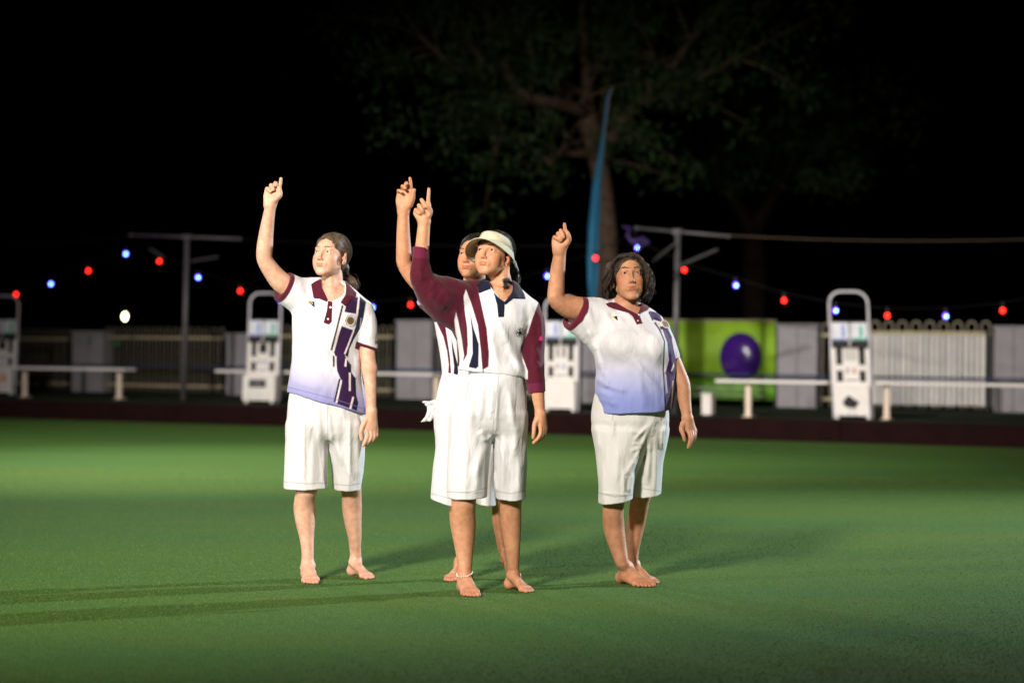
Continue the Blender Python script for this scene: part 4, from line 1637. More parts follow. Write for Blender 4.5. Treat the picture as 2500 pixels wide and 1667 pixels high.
def button(tri, uv, r, mat, parent, name='button'):
    p, n = on_surface(tri, uv)
    if p is None:
        return
    ex, ez = decal_frame(n)
    o = [(r * math.cos(t), r * math.sin(t)) for t in np.linspace(0, 2 * PI, 13)[:-1]]
    MB().prism(o, p - n * 0.001, ex, ez, 0.0035, n).build(name, mat, parent, False)


def disc_ring(m, c, ex, ez, n, r0, r1, t=0.0008, seg=36, a0=0, a1=2 * PI, off=0.0):
    vs, fs = [], []
    full = abs(a1 - a0 - 2 * PI) < 1e-6
    T = np.linspace(a0, a1, seg + 1)
    for th in T:
        for r, h in ((r0, off), (r1, off), (r1, off + t), (r0, off + t)):
            vs.append(c + ex * r * math.cos(th) + ez * r * math.sin(th) + n * h)
    for i in range(seg):
        a, b = 4 * i, 4 * (i + 1)
        for k in range(4):
            fs.append((a + k, a + (k + 1) % 4, b + (k + 1) % 4, b + k))
    m.add(vs, fs)


def strands(name, mat, parent, paths, r=0.0011):
    """many fine locks as one mesh (three-sided tubes)"""
    vs, fs = [], []
    off = np.array(PARENT_AT[parent.name])
    n0 = 0
    for pts in paths:
        pts = np.asarray(pts)
        m = len(pts)
        t = np.gradient(pts, axis=0)
        t /= np.linalg.norm(t, axis=1)[:, None] + 1e-9
        a = np.cross(t, (0.31, 0.52, 0.79))
        a /= np.linalg.norm(a, axis=1)[:, None] + 1e-9
        b = np.cross(t, a)
        rad = r * np.interp(np.arange(m), [0, 1, m - 2, m - 1], [0.6, 1, 0.8, 0.15])[:, None]
        ring = [pts + rad * (math.cos(w) * a + math.sin(w) * b) for w in (0, 2.094, 4.189)]
        V = np.stack(ring, 1).reshape(-1, 3)
        vs.append(V)
        i = np.arange(m - 1)[:, None] * 3
        for k in range(3):
            k2 = (k + 1) % 3
            fs.append(np.concatenate([i + k, i + k2, i + 3 + k2, i + 3 + k], 1) + n0)
        n0 += len(V)
    me = raw_mesh(name, np.concatenate(vs) - off, np.concatenate(fs))
    return link(name, me, mat, parent)


def comb(H, root, lo, hi, n, ry=(0.083, 0.103, 0.088), c=(0, 0.020, 0.034), keep=lambda d: True, jit=0.004, seg=9):
    """locks combed over the scalp from the hairline to one root"""
    out = []
    root = np.array(root, dtype=float)
    rd = (root - np.array(c)) / np.array(ry)
    rd /= np.linalg.norm(rd)
    k = 0
    while len(out) < n and k < n * 20:
        k += 1
        d = rng.normal(size=3)
        d /= np.linalg.norm(d)
        if not keep(d):
            continue
        w = math.acos(float(np.clip(d @ rd, -1, 1)))
        if w < 0.15 or w > 2.7:
            continue
        T = np.linspace(rng.uniform(0, 0.25), 0.97, seg)
        L = 1 + rng.uniform(-0.01, 0.045)
        ph = rng.uniform(0, 6)
        P = []
        for t in T:
            q = (math.sin((1 - t) * w) * d + math.sin(t * w) * rd) / math.sin(w)
            p = np.array(c) + q * np.array(ry) * L + jit * 0.4 * np.array([math.sin(5 * t + ph), 0, math.cos(4 * t + ph)])
            P.append(H.w(*p))
        out.append(P)
    return out


def hair_cap(H, F, c=(0, 0.022, 0.034), r=(0.080, 0.100, 0.085), mask=(0.0675, 0.075, 0.092), mc=(0, -0.088, -0.024)):
    F.ell(H.w(*c), np.array(r) * H.s, H.R, 0.01)
    F.ell(H.w(0, 0.055, -0.030), np.array((0.052, 0.045, 0.045)) * H.s, H.R, 0.03)
    F.ell(H.w(*mc), np.array(mask) * H.s, H.R, 0.006, 's')
    F.ell(H.w(0, -0.062, -0.090), np.array((0.105, 0.078, 0.095)) * H.s, H.R, 0.01, 's')


def grooves(H, root, amp, freq):
    """combed furrows running to the root"""
    def g(P, d):
        near = np.abs(d) < 0.02
        if near.any():
            L = H.inv(P[near]) - np.array(root)
            ang = np.arctan2(L[:, 0], np.hypot(L[:, 2] * 0.7, 0.0) + 0.03) + 0.6 * np.arctan2(L[:, 2], 0.12 - L[:, 1])
            d = d.copy()
            d[near] += amp * np.sin(ang * freq + 1.3 * np.sin(ang * freq * 0.37))
        return d
    return g


def finish_body(P, H, F, root, skin, lo, hi, hb=0.0032, hh=0.0024, extra=None):
    """one skin: the head is sampled finer than the rest"""
    c = H.o
    box = np.array([0.125, 0.17, 0.0])
    zc = c[2] - 0.245

    def inbox(Q):
        return np.maximum(np.maximum(np.abs(Q[:, 0] - c[0]) - 0.13, np.abs(Q[:, 1] - c[1]) - 0.18), zc - Q[:, 2])
    F1 = Field()
    F1.ops = list(F.ops)
    F1.op('i', lambda Q: inbox(Q) - 0.012, None, None, 0.0005)
    V1, Q1 = polygonise(F1, (c[0] - 0.15, c[1] - 0.20, zc - 0.02), (c[0] + 0.15, c[1] + 0.20, c[2] + 0.14), hh)
    V1 = relax(V1, Q1, 1, 0.35)
    F2 = Field()
    F2.ops = list(F.ops)
    F2.op('i', lambda Q: -inbox(Q), None, None, 0.0005)
    F2.op('i', lambda Q: 0.001 - Q[:, 2], None, None, 0.002)
    V2, Q2 = polygonise(F2, lo, hi, hb)
    V2 = relax(V2, Q2, 1, 0.35)
    V = np.concatenate([V1, V2])
    Q = np.concatenate([Q1, Q2 + len(V1)])
    C = np.tile(np.array(skin, dtype=float), (len(V), 1))
    lp = H.lips(V)[:, None]
    ck = np.clip(H.cheeks(V), 0, 1)[:, None] * 0.55
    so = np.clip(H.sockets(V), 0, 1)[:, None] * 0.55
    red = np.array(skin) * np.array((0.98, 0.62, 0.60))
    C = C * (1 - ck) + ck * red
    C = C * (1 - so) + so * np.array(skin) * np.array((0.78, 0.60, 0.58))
    C = C * (1 - 0.85 * lp) + 0.85 * lp * np.array(skin) * np.array((0.74, 0.34, 0.33))
    # feet and hands are a little ruddier
    low = np.clip((0.05 - V[:, 2]) / 0.05, 0, 1)[:, None] * 0.5
    C = C * (1 - low) + low * red
    if extra:
        C = extra(V, C)
    return skin_object('body', V, Q, C, MAT['skin'], root)


MAT = {
    'skin': skin_mat('skin'),
    'cloth': cloth_mat('polo_cloth', 0.25, 700, 0.5),
    'linen': cloth_mat('shorts_cloth', 0.3, 500, 0.6),
    'eye': None,
    'hair_brown': hair_mat('hair_brown', (0.042, 0.028, 0.017), (0.15, 0.098, 0.060)),
    'hair_dark': hair_mat('hair_dark', (0.006, 0.005, 0.004), (0.020, 0.014, 0.011)),
    'hair_greying': hair_mat('hair_greying', (0.016, 0.011, 0.008), (0.085, 0.058, 0.040)),
    'straw': plain('visor_cloth', (0.56, 0.54, 0.40), 0.85, 0, 0.10, 120, 0.3),
    'pearl': plain('pearl', (0.9, 0.88, 0.85), 0.15, 0, 0.02),
    'button': plain('button', (0.75, 0.65, 0.66), 0.3, 0, 0.05),
    'gold': plain('gold', (0.60, 0.38, 0.12), 0.35, 0.8, 0.1),
    'black_print': plain('black_print', (0.012, 0.011, 0.014), 0.6),
    'brown_print': plain('brown_print', (0.12, 0.06, 0.035), 0.6),
    'white_print': plain('white_print', (0.75, 0.74, 0.72), 0.8),
    'grey_print': plain('grey_print', (0.35, 0.30, 0.28), 0.8),
    'pink_print': plain('pink_print', (0.55, 0.03, 0.16), 0.7),
    'yellow_print': plain('yellow_print', (0.65, 0.50, 0.04), 0.6),
}
m_, nt_, b_ = new_mat('eye')
a_ = nt_.nodes.new('ShaderNodeAttribute')
a_.attribute_name = 'Col'
nt_.links.new(a_.outputs['Color'], b_.inputs['Base Color'])
b_.inputs['Roughness'].default_value = 0.12
MAT['eye'] = m_


def make_shorts(P, root, crop, hips, legs, segs, lo, hi, colour=(0.68, 0.675, 0.685), seed=4, extra=None, seams=(), h=0.0036):
    """legs: (rows, hem point, hem normal)"""
    T = Field()
    fn, c, R = loft(P.rows(crop, hips), zpad=0.05)
    T.op('u', fn, c, R, 0.02)
    for data, hp, n in legs:
        G = Field()
        rw = P.rows(crop, data)
        fn, c, R = loft(rw, power=2.2)
        G.op('u', fn, None, None, 0.005)
        G.plane(hp, n, 0.003)
        fi, ci, Ri = loft([(z, x, y, a - 0.008, b - 0.008) for z, x, y, a, b in rw], power=2.2)
        G.op('s', lambda Q, fi=fi, hp=hp: np.maximum(fi(Q), Q[:, 2] - hp[2] - 0.04), None, None, 0.002)
        T.op('u', G.fn(), c, R, 0.024)
    if extra:
        extra(T)
    seg = [(*crop(a, b), *crop(c_, d), w_, am) for a, b, c_, d, w_, am in segs]
    T.post += [folds(P, seg), ripple(20, 0.0016, seed, (1, 1, 0.35)), ripple(55, 0.0006, seed + 1, (1, 1, 0.6))]
    dark = tuple(q * 0.55 for q in colour)
    return cloth_object(P, 'shorts', T, lo, hi, h, MAT['linen'], root, colour, [(band(crop, *q, 5.0), dark) for q in seams])


def make_sleeve(S, P, crop, tubes, cut, cdy, n, wide, centre, k=0.02, depth=0.05):
    """a sleeve: limb-shaped cloth, cut open at the hem"""
    sl = Field()
    for t in tubes:
        p, r = P.pts(crop, t)
        sl.chain(p, r, 0.03)
    d = P.w(crop(*cut), cdy)
    n = np.array(n, dtype=float)
    n /= np.linalg.norm(n)
    sl.plane(d, n)
    if wide:
        sl.cap(d + n * 0.03, d - n * depth * 0.5, wide, wide - 0.003, 0.002, 's')
    S.op('u', sl.fn(), P.w(crop(*centre), 0), 0.20, k)
    return d, n


def hem_band(d, n, w, R):
    def wgt(u, v, V, N):
        s = (V - d) @ n
        return np.clip((s + w) / 0.002, 0, 1) * (s < 0.02) * (np.linalg.norm(V - d, axis=1) < R)
    return wgt


def lavender(crop, y0, y1, colour, strength=1.0, slope=0.0):
    v0, v1 = crop(0, y0)[1], crop(0, y1)[1]

    def wgt(u, v, V, N):
        t = np.clip((v - v0 - slope * (u - crop(0, 0)[0])) / (v1 - v0), 0, 1)
        return strength * t * t * (3 - 2 * t)
    return (wgt, colour)


# ---------------------------------------------------------------- first woman, on the left
def woman_left():
    P = Person(11.5)
    c1, c2 = Crop(600, 400, 2.614), Crop(600, 900, 2.851)
    f1, h1, h2 = Crop(740, 540, 9.8), Crop(620, 420, 15.68), Crop(860, 940, 8.71)
    t1 = Crop(700, 1340, 9.8)
    root = thing('person', at(778, 1420, 11.5) * [1, 1, 0], 'barefoot woman with a low ponytail in white polo with plum stripes, leftmost of the group', 'person', 'bowlers pointing upwards')
    H = Head(P.w((806, 625)), 24, 13, 1, scale=(0.965, 1, 1), lid=0.0052)
    F = Field()
    H.build(F)
    # neck, chest, limbs
    F.cap(H.w(0, 0.020, -0.045), P.w(f1(700, 1330), 0.02), 0.045, 0.044, 0.02)
    F.cap(P.w(f1(700, 1330), 0.02), P.w(c1(560, 850), 0.03), 0.044, 0.056, 0.02)
    F.cap(P.w(f1(640, 1180), -0.015), P.w(c1(545, 855), -0.045), 0.022, 0.020, 0.02)
    tr = [(760, 400, 650, 0.065, 0.02), (800, 350, 690, 0.080, 0.015), (870, 318, 738, 0.096, 0.0), (930, 308, 758, 0.106, 0),
          (1050, 303, 742, 0.112, 0), (1150, 298, 728, 0.108, 0), (1250, 292, 727, 0.106, 0), (1350, 283, 738, 0.112, 0),
          (1440, 268, 757, 0.126, 0), (1520, 262, 772, 0.130, 0), (1640, 260, 784, 0.132, 0)]
    fn, c, R = loft(P.rows(c1, tr[:-3] + [(1440, 300, 735, 0.1, 0), (1560, 300, 740, 0.1, 0)]), shrink=0.012)
    F.op('u', fn, c, R, 0.03)
    p, r = P.pts(c1, [(345, 822, 0.01, 0.052), (470, 810, 0.02, 0.046), (600, 850, 0.02, 0.046), (740, 935, 0.01, 0.042)])
    F.chain(p, r, 0.03)
    p, r = P.pts(c1, [(330, 822, 0, 0.052), (232, 760, -0.03, 0.050), (170, 690, -0.05, 0.043), (122, 612, -0.07, 0.0375), (121, 540, -0.08, 0.0385),
                      (130, 450, -0.09, 0.0345), (144, 350, -0.11, 0.0290), (155, 290, -0.12, 0.0260), (164, 245, -0.12, 0.026)])
    F.chain(p, r, 0.012)
    p, r = P.pts(c1, [(752, 940, 0, 0.043), (773, 1050, 0, 0.040), (776, 1200, -0.01, 0.0375), (789, 1307, -0.03, 0.0355)])
    F.chain(p, r, 0.015)
    p, r = P.pts(c2, [(858, 0, -0.03, 0.0355), (866, 100, -0.04, 0.030), (871, 200, -0.05, 0.0255), (874, 290, -0.055, 0.0235)])
    F.chain(p, r, 0.015)
    # raised hand, palm to the camera
    w0 = P.w(h1(625, 1180), -0.12)
    fingers(P, F, h1, [
        [(630, 1260, -.12, .024), (880, 900, -.125, .016), (950, 650, -.12, .0120)],
        [(620, 1260, -.12, .024), (790, 900, -.12, .016), (810, 640, -.115, .0120)],
        [(600, 1260, -.12, .024), (650, 900, -.12, .016), (660, 660, -.115, .0115)],
        [(560, 1260, -.12, .022), (490, 950, -.12, .0165), (500, 720, -.12, .0115)],
    ], 0.010)
    fingers(P, F, h1, [
        [(955, 640, -.12, .0105), (1005, 480, -.125, .0086), (1032, 262, -.13, .0074)],
        [(810, 640, -.115, .0105), (825, 440, -.130, .0108), (835, 500, -.150, .0092)],
        [(660, 660, -.115, .0105), (660, 510, -.130, .0100), (745, 670, -.150, .0086)],
        [(495, 720, -.12, .0105), (510, 640, -.133, .0095), (625, 745, -.148, .0080)],
        [(700, 1120, -.13, .019), (900, 960, -.140, .0160), (1000, 850, -.145, .0118), (985, 690, -.147, .0100), (955, 600, -.145, .0088)],
    ])
    # hanging hand, back of the hand to the camera
    fingers(P, F, h2, [
        [(400, 560, -.055, .022), (300, 960, -.065, .0118)], [(400, 560, -.055, .022), (385, 975, -.06, .0118)],
        [(410, 560, -.055, .022), (460, 985, -.05, .0112)], [(420, 560, -.055, .022), (512, 960, -.035, .0108)]], 0.010)
    fingers(P, F, h2, [
        [(300, 960, -.065, .0100), (318, 1080, -.08, .0092), (285, 1190, -.08, .0085), (236, 1285, -.07, .0075)],
        [(385, 975, -.06, .0100), (400, 1095, -.073, .0090), (350, 1195, -.073, .0084), (300, 1265, -.06, .0075)],
        [(460, 985, -.05, .0095), (465, 1095, -.062, .0088), (420, 1180, -.06, .0080), (385, 1205, -.045, .0072)],
        [(512, 960, -.035, .0090), (520, 1060, -.045, .0080), (480, 1130, -.043, .0072), (450, 1170, -.03, .0065)],
        [(350, 640, -.06, .015), (225, 860, -.075, .0120), (183, 1000, -.08, .0103), (198, 1150, -.078, .0088)]])
    # legs
    A1, A2 = at(*t1(500, 470), 11.46), at(*t1(1650, 330), 11.68)
    A1[2], A2[2] = 0.085, 0.085
    p, r = P.pts(c2, [(430, 420, -0.01, 0.080), (428, 700, -0.03, 0.062), (424, 830, -0.04, 0.054), (410, 905, -0.03, 0.052), (409, 970, -0.01, 0.0565), (414, 1060, -0.01, 0.050), (423, 1160, -0.015, 0.0385), (430, 1260, -0.03, 0.0315)])
    F.chain(p + [A1], slim(r) + [0.0290], 0.02)
    F.ball(P.w(c2(425, 850), -0.06), 0.034, 0.03)
    p, r = P.pts(c2, [(700, 420, 0.05, 0.080), (712, 700, 0.08, 0.062), (733, 830, 0.10, 0.053), (737, 900, 0.12, 0.051), (738, 960, 0.14, 0.052), (745, 1060, 0.15, 0.045), (757, 1160, 0.16, 0.036), (762, 1250, 0.17, 0.0295)])
    F.chain(p + [A2], slim(r) + [0.0275], 0.02)
    foot(F, A1, 12, 1, 0.92)
    foot(F, A2, 30, -1, 0.90)
    ext = [P.w(c1(60, 60), -0.3), P.w(c2(960, 1540), 0.35)]
    lo, hi = bounds(ext, 0.03)
    lo[2] = -0.02
    finish_body(P, H, F, root, (0.72, 0.45, 0.315), lo, hi)
    H.parts(root, MAT['hair_brown'], (0.10, 0.13, 0.14), gaze=(-0.25, -1, 0.10), brow=0.0014)
    # ---- shirt
    S = Field()
    fn, c, R = loft(P.rows(c1, tr))
    S.op('u', fn, c, R, 0.02)
    p, r = P.pts(c1, [(345, 818, 0.01, 0.066), (450, 795, 0.02, 0.052), (560, 805, 0.03, 0.055), (650, 860, 0.03, 0.050), (742, 928, 0.01, 0.051)])
    S.chain(p, r, 0.03)
    d1, n1 = make_sleeve(S, P, c1, [[(360, 850, 0, 0.080), (285, 800, -0.02, 0.072), (205, 742, -0.04, 0.060)], [(345, 880, 0.01, 0.055), (215, 800, -0.03, 0.048)]],
                         (238, 775), -0.03, P.w(c1(188, 750), -0.05) - P.w(c1(238, 775), -0.03), 0.052, (290, 820), 0.025)
    d2, n2 = make_sleeve(S, P, c1, [[(748, 938, 0, 0.052), (772, 1010, 0, 0.049), (777, 1110, 0, 0.0480), (779, 1230, 0, 0.050)]], (777, 1176), 0, (-0.33, 0, -1.0), 0.0395, (775, 1050), 0.012)
    vneck = poly(c1, [(486, 700), (482, 770), (492, 812), (530, 878), (545, 884), (600, 855), (632, 826), (634, 700)])
    S.op('s', prism_carve(P, vneck, P.Y - 0.01), None, None, 0.003)
    hem = P.w(c1(250, 1446), 0), P.w(c1(768, 1592), 0)
    nh = np.array([(hem[1] - hem[0])[2], 0, -(hem[1] - hem[0])[0]])
    S.plane(hem[0], nh, 0.003)
    F3 = []
    for a in ((300, 700, 470, 1120, 9, .006), (345, 760, 560, 1190, 8, .005), (310, 960, 560, 1330, 12, .008), (420, 1080, 690, 1440, 11, .007), (300, 1150, 520, 1400, 12, .005),
              (600, 1180, 720, 1420, 9, .007), (285, 1380, 500, 1440, 9, .005), (300, 930, 330, 1200, 10, .006), (720, 1200, 700, 1400, 8, .006), (640, 980, 520, 1180, 10, .004), (760, 950, 740, 1100, 7, .005), (800, 960, 815, 1120, 8, .004)):
        q1, q2 = c1(a[0], a[1]), c1(a[2], a[3])
        F3.append((*q1, *q2, a[4], a[5]))
    S.post += [folds(P, F3), ripple(14, 0.0035, 1, (1, 1, 0.6)), ripple(38, 0.0012, 2, (1, 1, 0.8))]
    navy_band = poly(c1, [(728, 845), (768, 880), (752, 985), (733, 1045), (690, 1120), (662, 1180), (652, 1235), (630, 1218), (668, 1120), (700, 1045), (716, 960)])
    L = [lavender(c1, 1090, 1470, (0.22, 0.22, 0.50), 1.0, 0.22),
         (poly(c1, [(660, 860), (722, 848), (712, 958), (626, 945), (640, 900)]), PURPLE),
         (navy_band, NAVY),
         (poly(c1, [(612, 1035), (690, 1062), (630, 1215), (668, 1290), (674, 1330), (700, 1365), (705, 1470), (718, 1522), (708, 1575), (580, 1530), (614, 1395), (583, 1320), (575, 1235), (560, 1195)]), PURPLE),
         (poly(c1, [(650, 1252), (674, 1285), (672, 1330), (645, 1310)]), NAVY), (poly(c1, [(678, 1345), (702, 1370), (705, 1470), (688, 1440)]), NAVY), (poly(c1, [(694, 1500), (718, 1522), (708, 1575), (684, 1562)]), NAVY),
         (band(c1, 723, 845, 709, 965, 11), PINKISH), (band(c1, 690, 1062, 632, 1212, 10), PINKISH), (band(c1, 641, 1240, 636, 1292, 11), PINKISH), (band(c1, 664, 1332, 664, 1448, 12), PINKISH), (band(c1, 686, 1486, 667, 1562, 12), PINKISH),
         (band(c1, 634, 905, 560, 1195, 11), PINKISH), (band(c1, 574, 1228, 573, 1312, 11), PINKISH), (band(c1, 609, 1378, 578, 1524, 11), PINKISH),
         (band(c1, 619, 902, 547, 1190, 12), BLACK), (band(c1, 561, 1225, 562, 1295, 12), BLACK), (band(c1, 600, 1372, 567, 1520, 12), BLACK),
         (band(c1, 252, 1420, 560, 1498, 3.5), (0.12, 0.12, 0.34)), (band(c1, 560, 1498, 768, 1566, 3.5), (0.12, 0.12, 0.34)), (band(c1, 322, 735, 352, 900, 3.5), (0.45, 0.45, 0.50)), (band(c1, 736, 985, 722, 1130, 3.5), (0.40, 0.40, 0.45)),
         (hem_band(d1, n1, 0.018, 0.10), MAROON), (hem_band(d2, n2, 0.016, 0.075), MAROON)]
    lo, hi = bounds([P.w(c1(150, 680), -0.2), P.w(c1(870, 1620), 0.2)], 0.02)
    shirt, tri = cloth_object(P, 'polo_shirt', S, lo, hi, 0.0034, MAT['cloth'], root, WHITE, L)
    # collar and placket
    St = Field()
    St.cap(P.w(c1(562, 780), 0.02), P.w(c1(556, 840), 0.03), 0.060, 0.078, 0.01)
    Sf = S.fn()
    shapes = [poly(c1, [(416, 768), (440, 752), (480, 732), (486, 790), (524, 868), (519, 882), (470, 862), (432, 858)]),
              poly(c1, [(604, 884), (636, 836), (640, 790), (634, 740), (664, 775), (706, 822), (704, 850), (668, 872), (640, 912)])]
    lo, hi = bounds([P.w(c1(400, 720), -0.16), P.w(c1(720, 920), 0.14)], 0.01)
    cl, _ = cloth_object(P, 'collar', overlay(P, Sf, shapes, 0.006, 0.12, St.fn()), lo, hi, 0.0034, MAT['cloth'], shirt_parent(root), MAROON, [])
    pl = [poly(c1, [(524, 874), (554, 880), (549, 1008), (530, 1027), (496, 1014), (518, 930)])]
    lo, hi = bounds([P.w(c1(480, 860), -0.16), P.w(c1(570, 1040), 0)], 0.01)
    _, tp = cloth_object(P, 'placket', overlay(P, Sf, pl, 0.0035, 0.0), lo, hi, 0.003, MAT['cloth'], root, MAROON, [])
    for xy in ((541, 916), (525, 990)):
        button(tp, c1(*xy), 0.0050, MAT['button'], root)
    crest(tri, c1(665, 1000), 0.029, root)
    p, n = on_surface(tri, c1(424, 895))
    ex, ez = decal_frame(n)
    MB().prism([(-.016, .010), (.010, .014), (.012, -.018), (0, -.008)], p, ex, ez, 0.002, n).build('badge', MAT['black_print'], root)
    MB().prism([(-.020, .014), (-.004, .015), (.002, .006), (-.010, .002)], p - ex * .002, ex, ez, 0.003, n).build('badge_edge', MAT['gold'], root)
    MB().ball(p + ez * 0.002 + n * 0.002, 0.0028).build('badge_stone', MAT['pearl'], root, True)
    # ---- shorts
    hips = [(60, 330, 770, 0.100, 0.0), (160, 306, 800, 0.108, 0.0), (230, 294, 818, 0.115, 0.0), (300, 290, 828, 0.122, 0.01), (400, 284, 830, 0.118, 0.01), (500, 290, 822, 0.095, 0.02)]
    legs = [([(380, 282, 556, 0.115, 0.0), (530, 276, 566, 0.108, -0.01), (600, 272, 568, 0.104, -0.02), (700, 268, 570, 0.100, -0.03), (810, 264, 573, 0.100, -0.03), (900, 262, 575, 0.10, -0.03)], P.w(c2(420, 822), -0.03), (0.03, 0.1, -1)),
            ([(380, 590, 832, 0.110, 0.03), (530, 576, 830, 0.105, 0.05), (600, 582, 828, 0.100, 0.06), (700, 598, 822, 0.098, 0.08), (810, 604, 800, 0.096, 0.09), (900, 606, 790, 0.096, 0.09)], P.w(c2(700, 834), 0.08), (-0.05, 0.1, -1))]
    seg = [(406, 250, 400, 860, 4.0, .0045), (415, 250, 409, 860, 11.0, .0050), (727, 330, 722, 860, 4.0, .0045), (722, 330, 716, 860, 11.0, .0050), (500, 220, 520, 520, 8, .006), (565, 250, 606, 560, 7, .006), (640, 290, 640, 640, 10, .005),
           (330, 230, 315, 820, 10, .003), (470, 480, 455, 860, 9, .005), (545, 560, 540, 860, 6, .005), (780, 350, 785, 840, 7, .006), (660, 560, 650, 860, 7, .004)]
    lo, hi = bounds([P.w(c2(240, 60), -0.2), P.w(c2(860, 870), 0.25)], 0.02)
    make_shorts(P, root, c2, hips, legs, seg, lo, hi, seams=((266, 786, 420, 800), (420, 800, 572, 792), (607, 802, 720, 812), (720, 812, 796, 796), (566, 235, 572, 490), (792, 330, 806, 450)))
    # ---- hair
    G = Field()
    hair_cap(H, G, c=(0, 0.026, 0.034), r=(0.080, 0.104, 0.085))
    p, r = P.pts(f1, [(1010, 1120, 0.10, 0.020), (1020, 1280, 0.11, 0.014), (1130, 1400, 0.09, 0.0165), (1215, 1490, 0.075, 0.0165), (1265, 1590, 0.07, 0.006)])
    G.chain(p, r, 0.02)
    G.post += [grooves(H, (0, 0.10, -0.05), 0.0011, 30), ripple(70, 0.0012, 3)]
    lo, hi = bounds([P.w(f1(150, 150), -0.2), P.w(f1(1400, 1640), 0.25)], 0.02)
    V, Q = polygonise(G, lo, hi, 0.003)
    link('hair', raw_mesh('hair', V - np.array(PARENT_AT[root.name]), Q), MAT['hair_brown'], root)
    keep = lambda d: not (d[1] < -0.55 and d[2] < 0.62) and not (d[2] < -0.15 and d[1] < 0.35)
    st = comb(H, (0, 0.112, -0.045), 0, 0, 1500, c=(0, 0.026, 0.034), ry=(0.081, 0.105, 0.086), keep=keep, jit=0.004)
    pt = P.pts(f1, [(1010, 1200, 0.10, 0), (1060, 1340, 0.10, 0), (1150, 1420, 0.085, 0), (1230, 1510, 0.07, 0), (1275, 1620, 0.065, 0)])[0]
    for _ in range(110):
        j = rng.normal(size=3) * 0.0095
        st.append([q + j * f + rng.normal(size=3) * 0.001 for q, f in zip(pt, (0.5, 0.8, 1.2, 1.2, 0.9))])
    strands('hair_strands', MAT['hair_brown'], root, st, 0.0008)
    return root


def shirt_parent(root):
    return root


def crest(tri, uv, r, parent, dark=False):
    """the round club crest on the chest: a pale disc, a ring of print and a dark cross-shaped emblem"""
    p, n = on_surface(tri, uv)
    ex, ez = decal_frame(n)
    o = thing_part('crest', parent)
    if not dark:
        m = MB()
        disc_ring(m, p, ex, ez, n, 0.0, r, 0.003)
        m.build('crest_disc', MAT['white_print'], parent)
    m = MB()
    k = 22 if not dark else 16
    for i in range(k):
        a = 2 * PI * i / k
        disc_ring(m, p, ex, ez, n, r * 0.76, r * (0.92 if i % 3 else 0.86), 0.001, 2, a, a + (0.16 if i % 4 else 0.22), 0.0031)
    m.build('crest_ring', MAT['black_print'] if dark else MAT['grey_print'], parent)
    if dark:
        m = MB()
        disc_ring(m, p - ez * r * 0.05, ex, ez, n, 0.0, r * 0.30, 0.0015, 16, off=0.003)
        for i in range(5):
            a = 2 * PI * i / 5 + 0.4
            disc_ring(m, p, ex, ez, n, r * 0.42, r * 0.58, 0.0012, 3, a, a + 0.6, 0.003)
        m.build('crest_emblem', MAT['black_print'], parent)
    else:
        m = MB()
        disc_ring(m, p, ex, ez, n, 0.0, r * 0.60, 0.0012, 28, off=0.0031)
        m.build('crest_centre', MAT['gold'], parent)
        m = MB()
        disc_ring(m, p, ex, ez, n, r * 0.50, r * 0.62, 0.0014, 28, off=0.0033)
        for i in range(4):
            a = PI / 4 + i * PI / 2
            d = ex * math.cos(a) + ez * math.sin(a)
            m.ball(p + d * r * 0.19 + n * 0.004, (r * 0.17, 0.001, r * 0.11), 8, 5, ex=d, ey=n, ez=np.cross(d, n))
        m.build('crest_emblem', MAT['brown_print'], parent)


def thing_part(n, p):
    return p


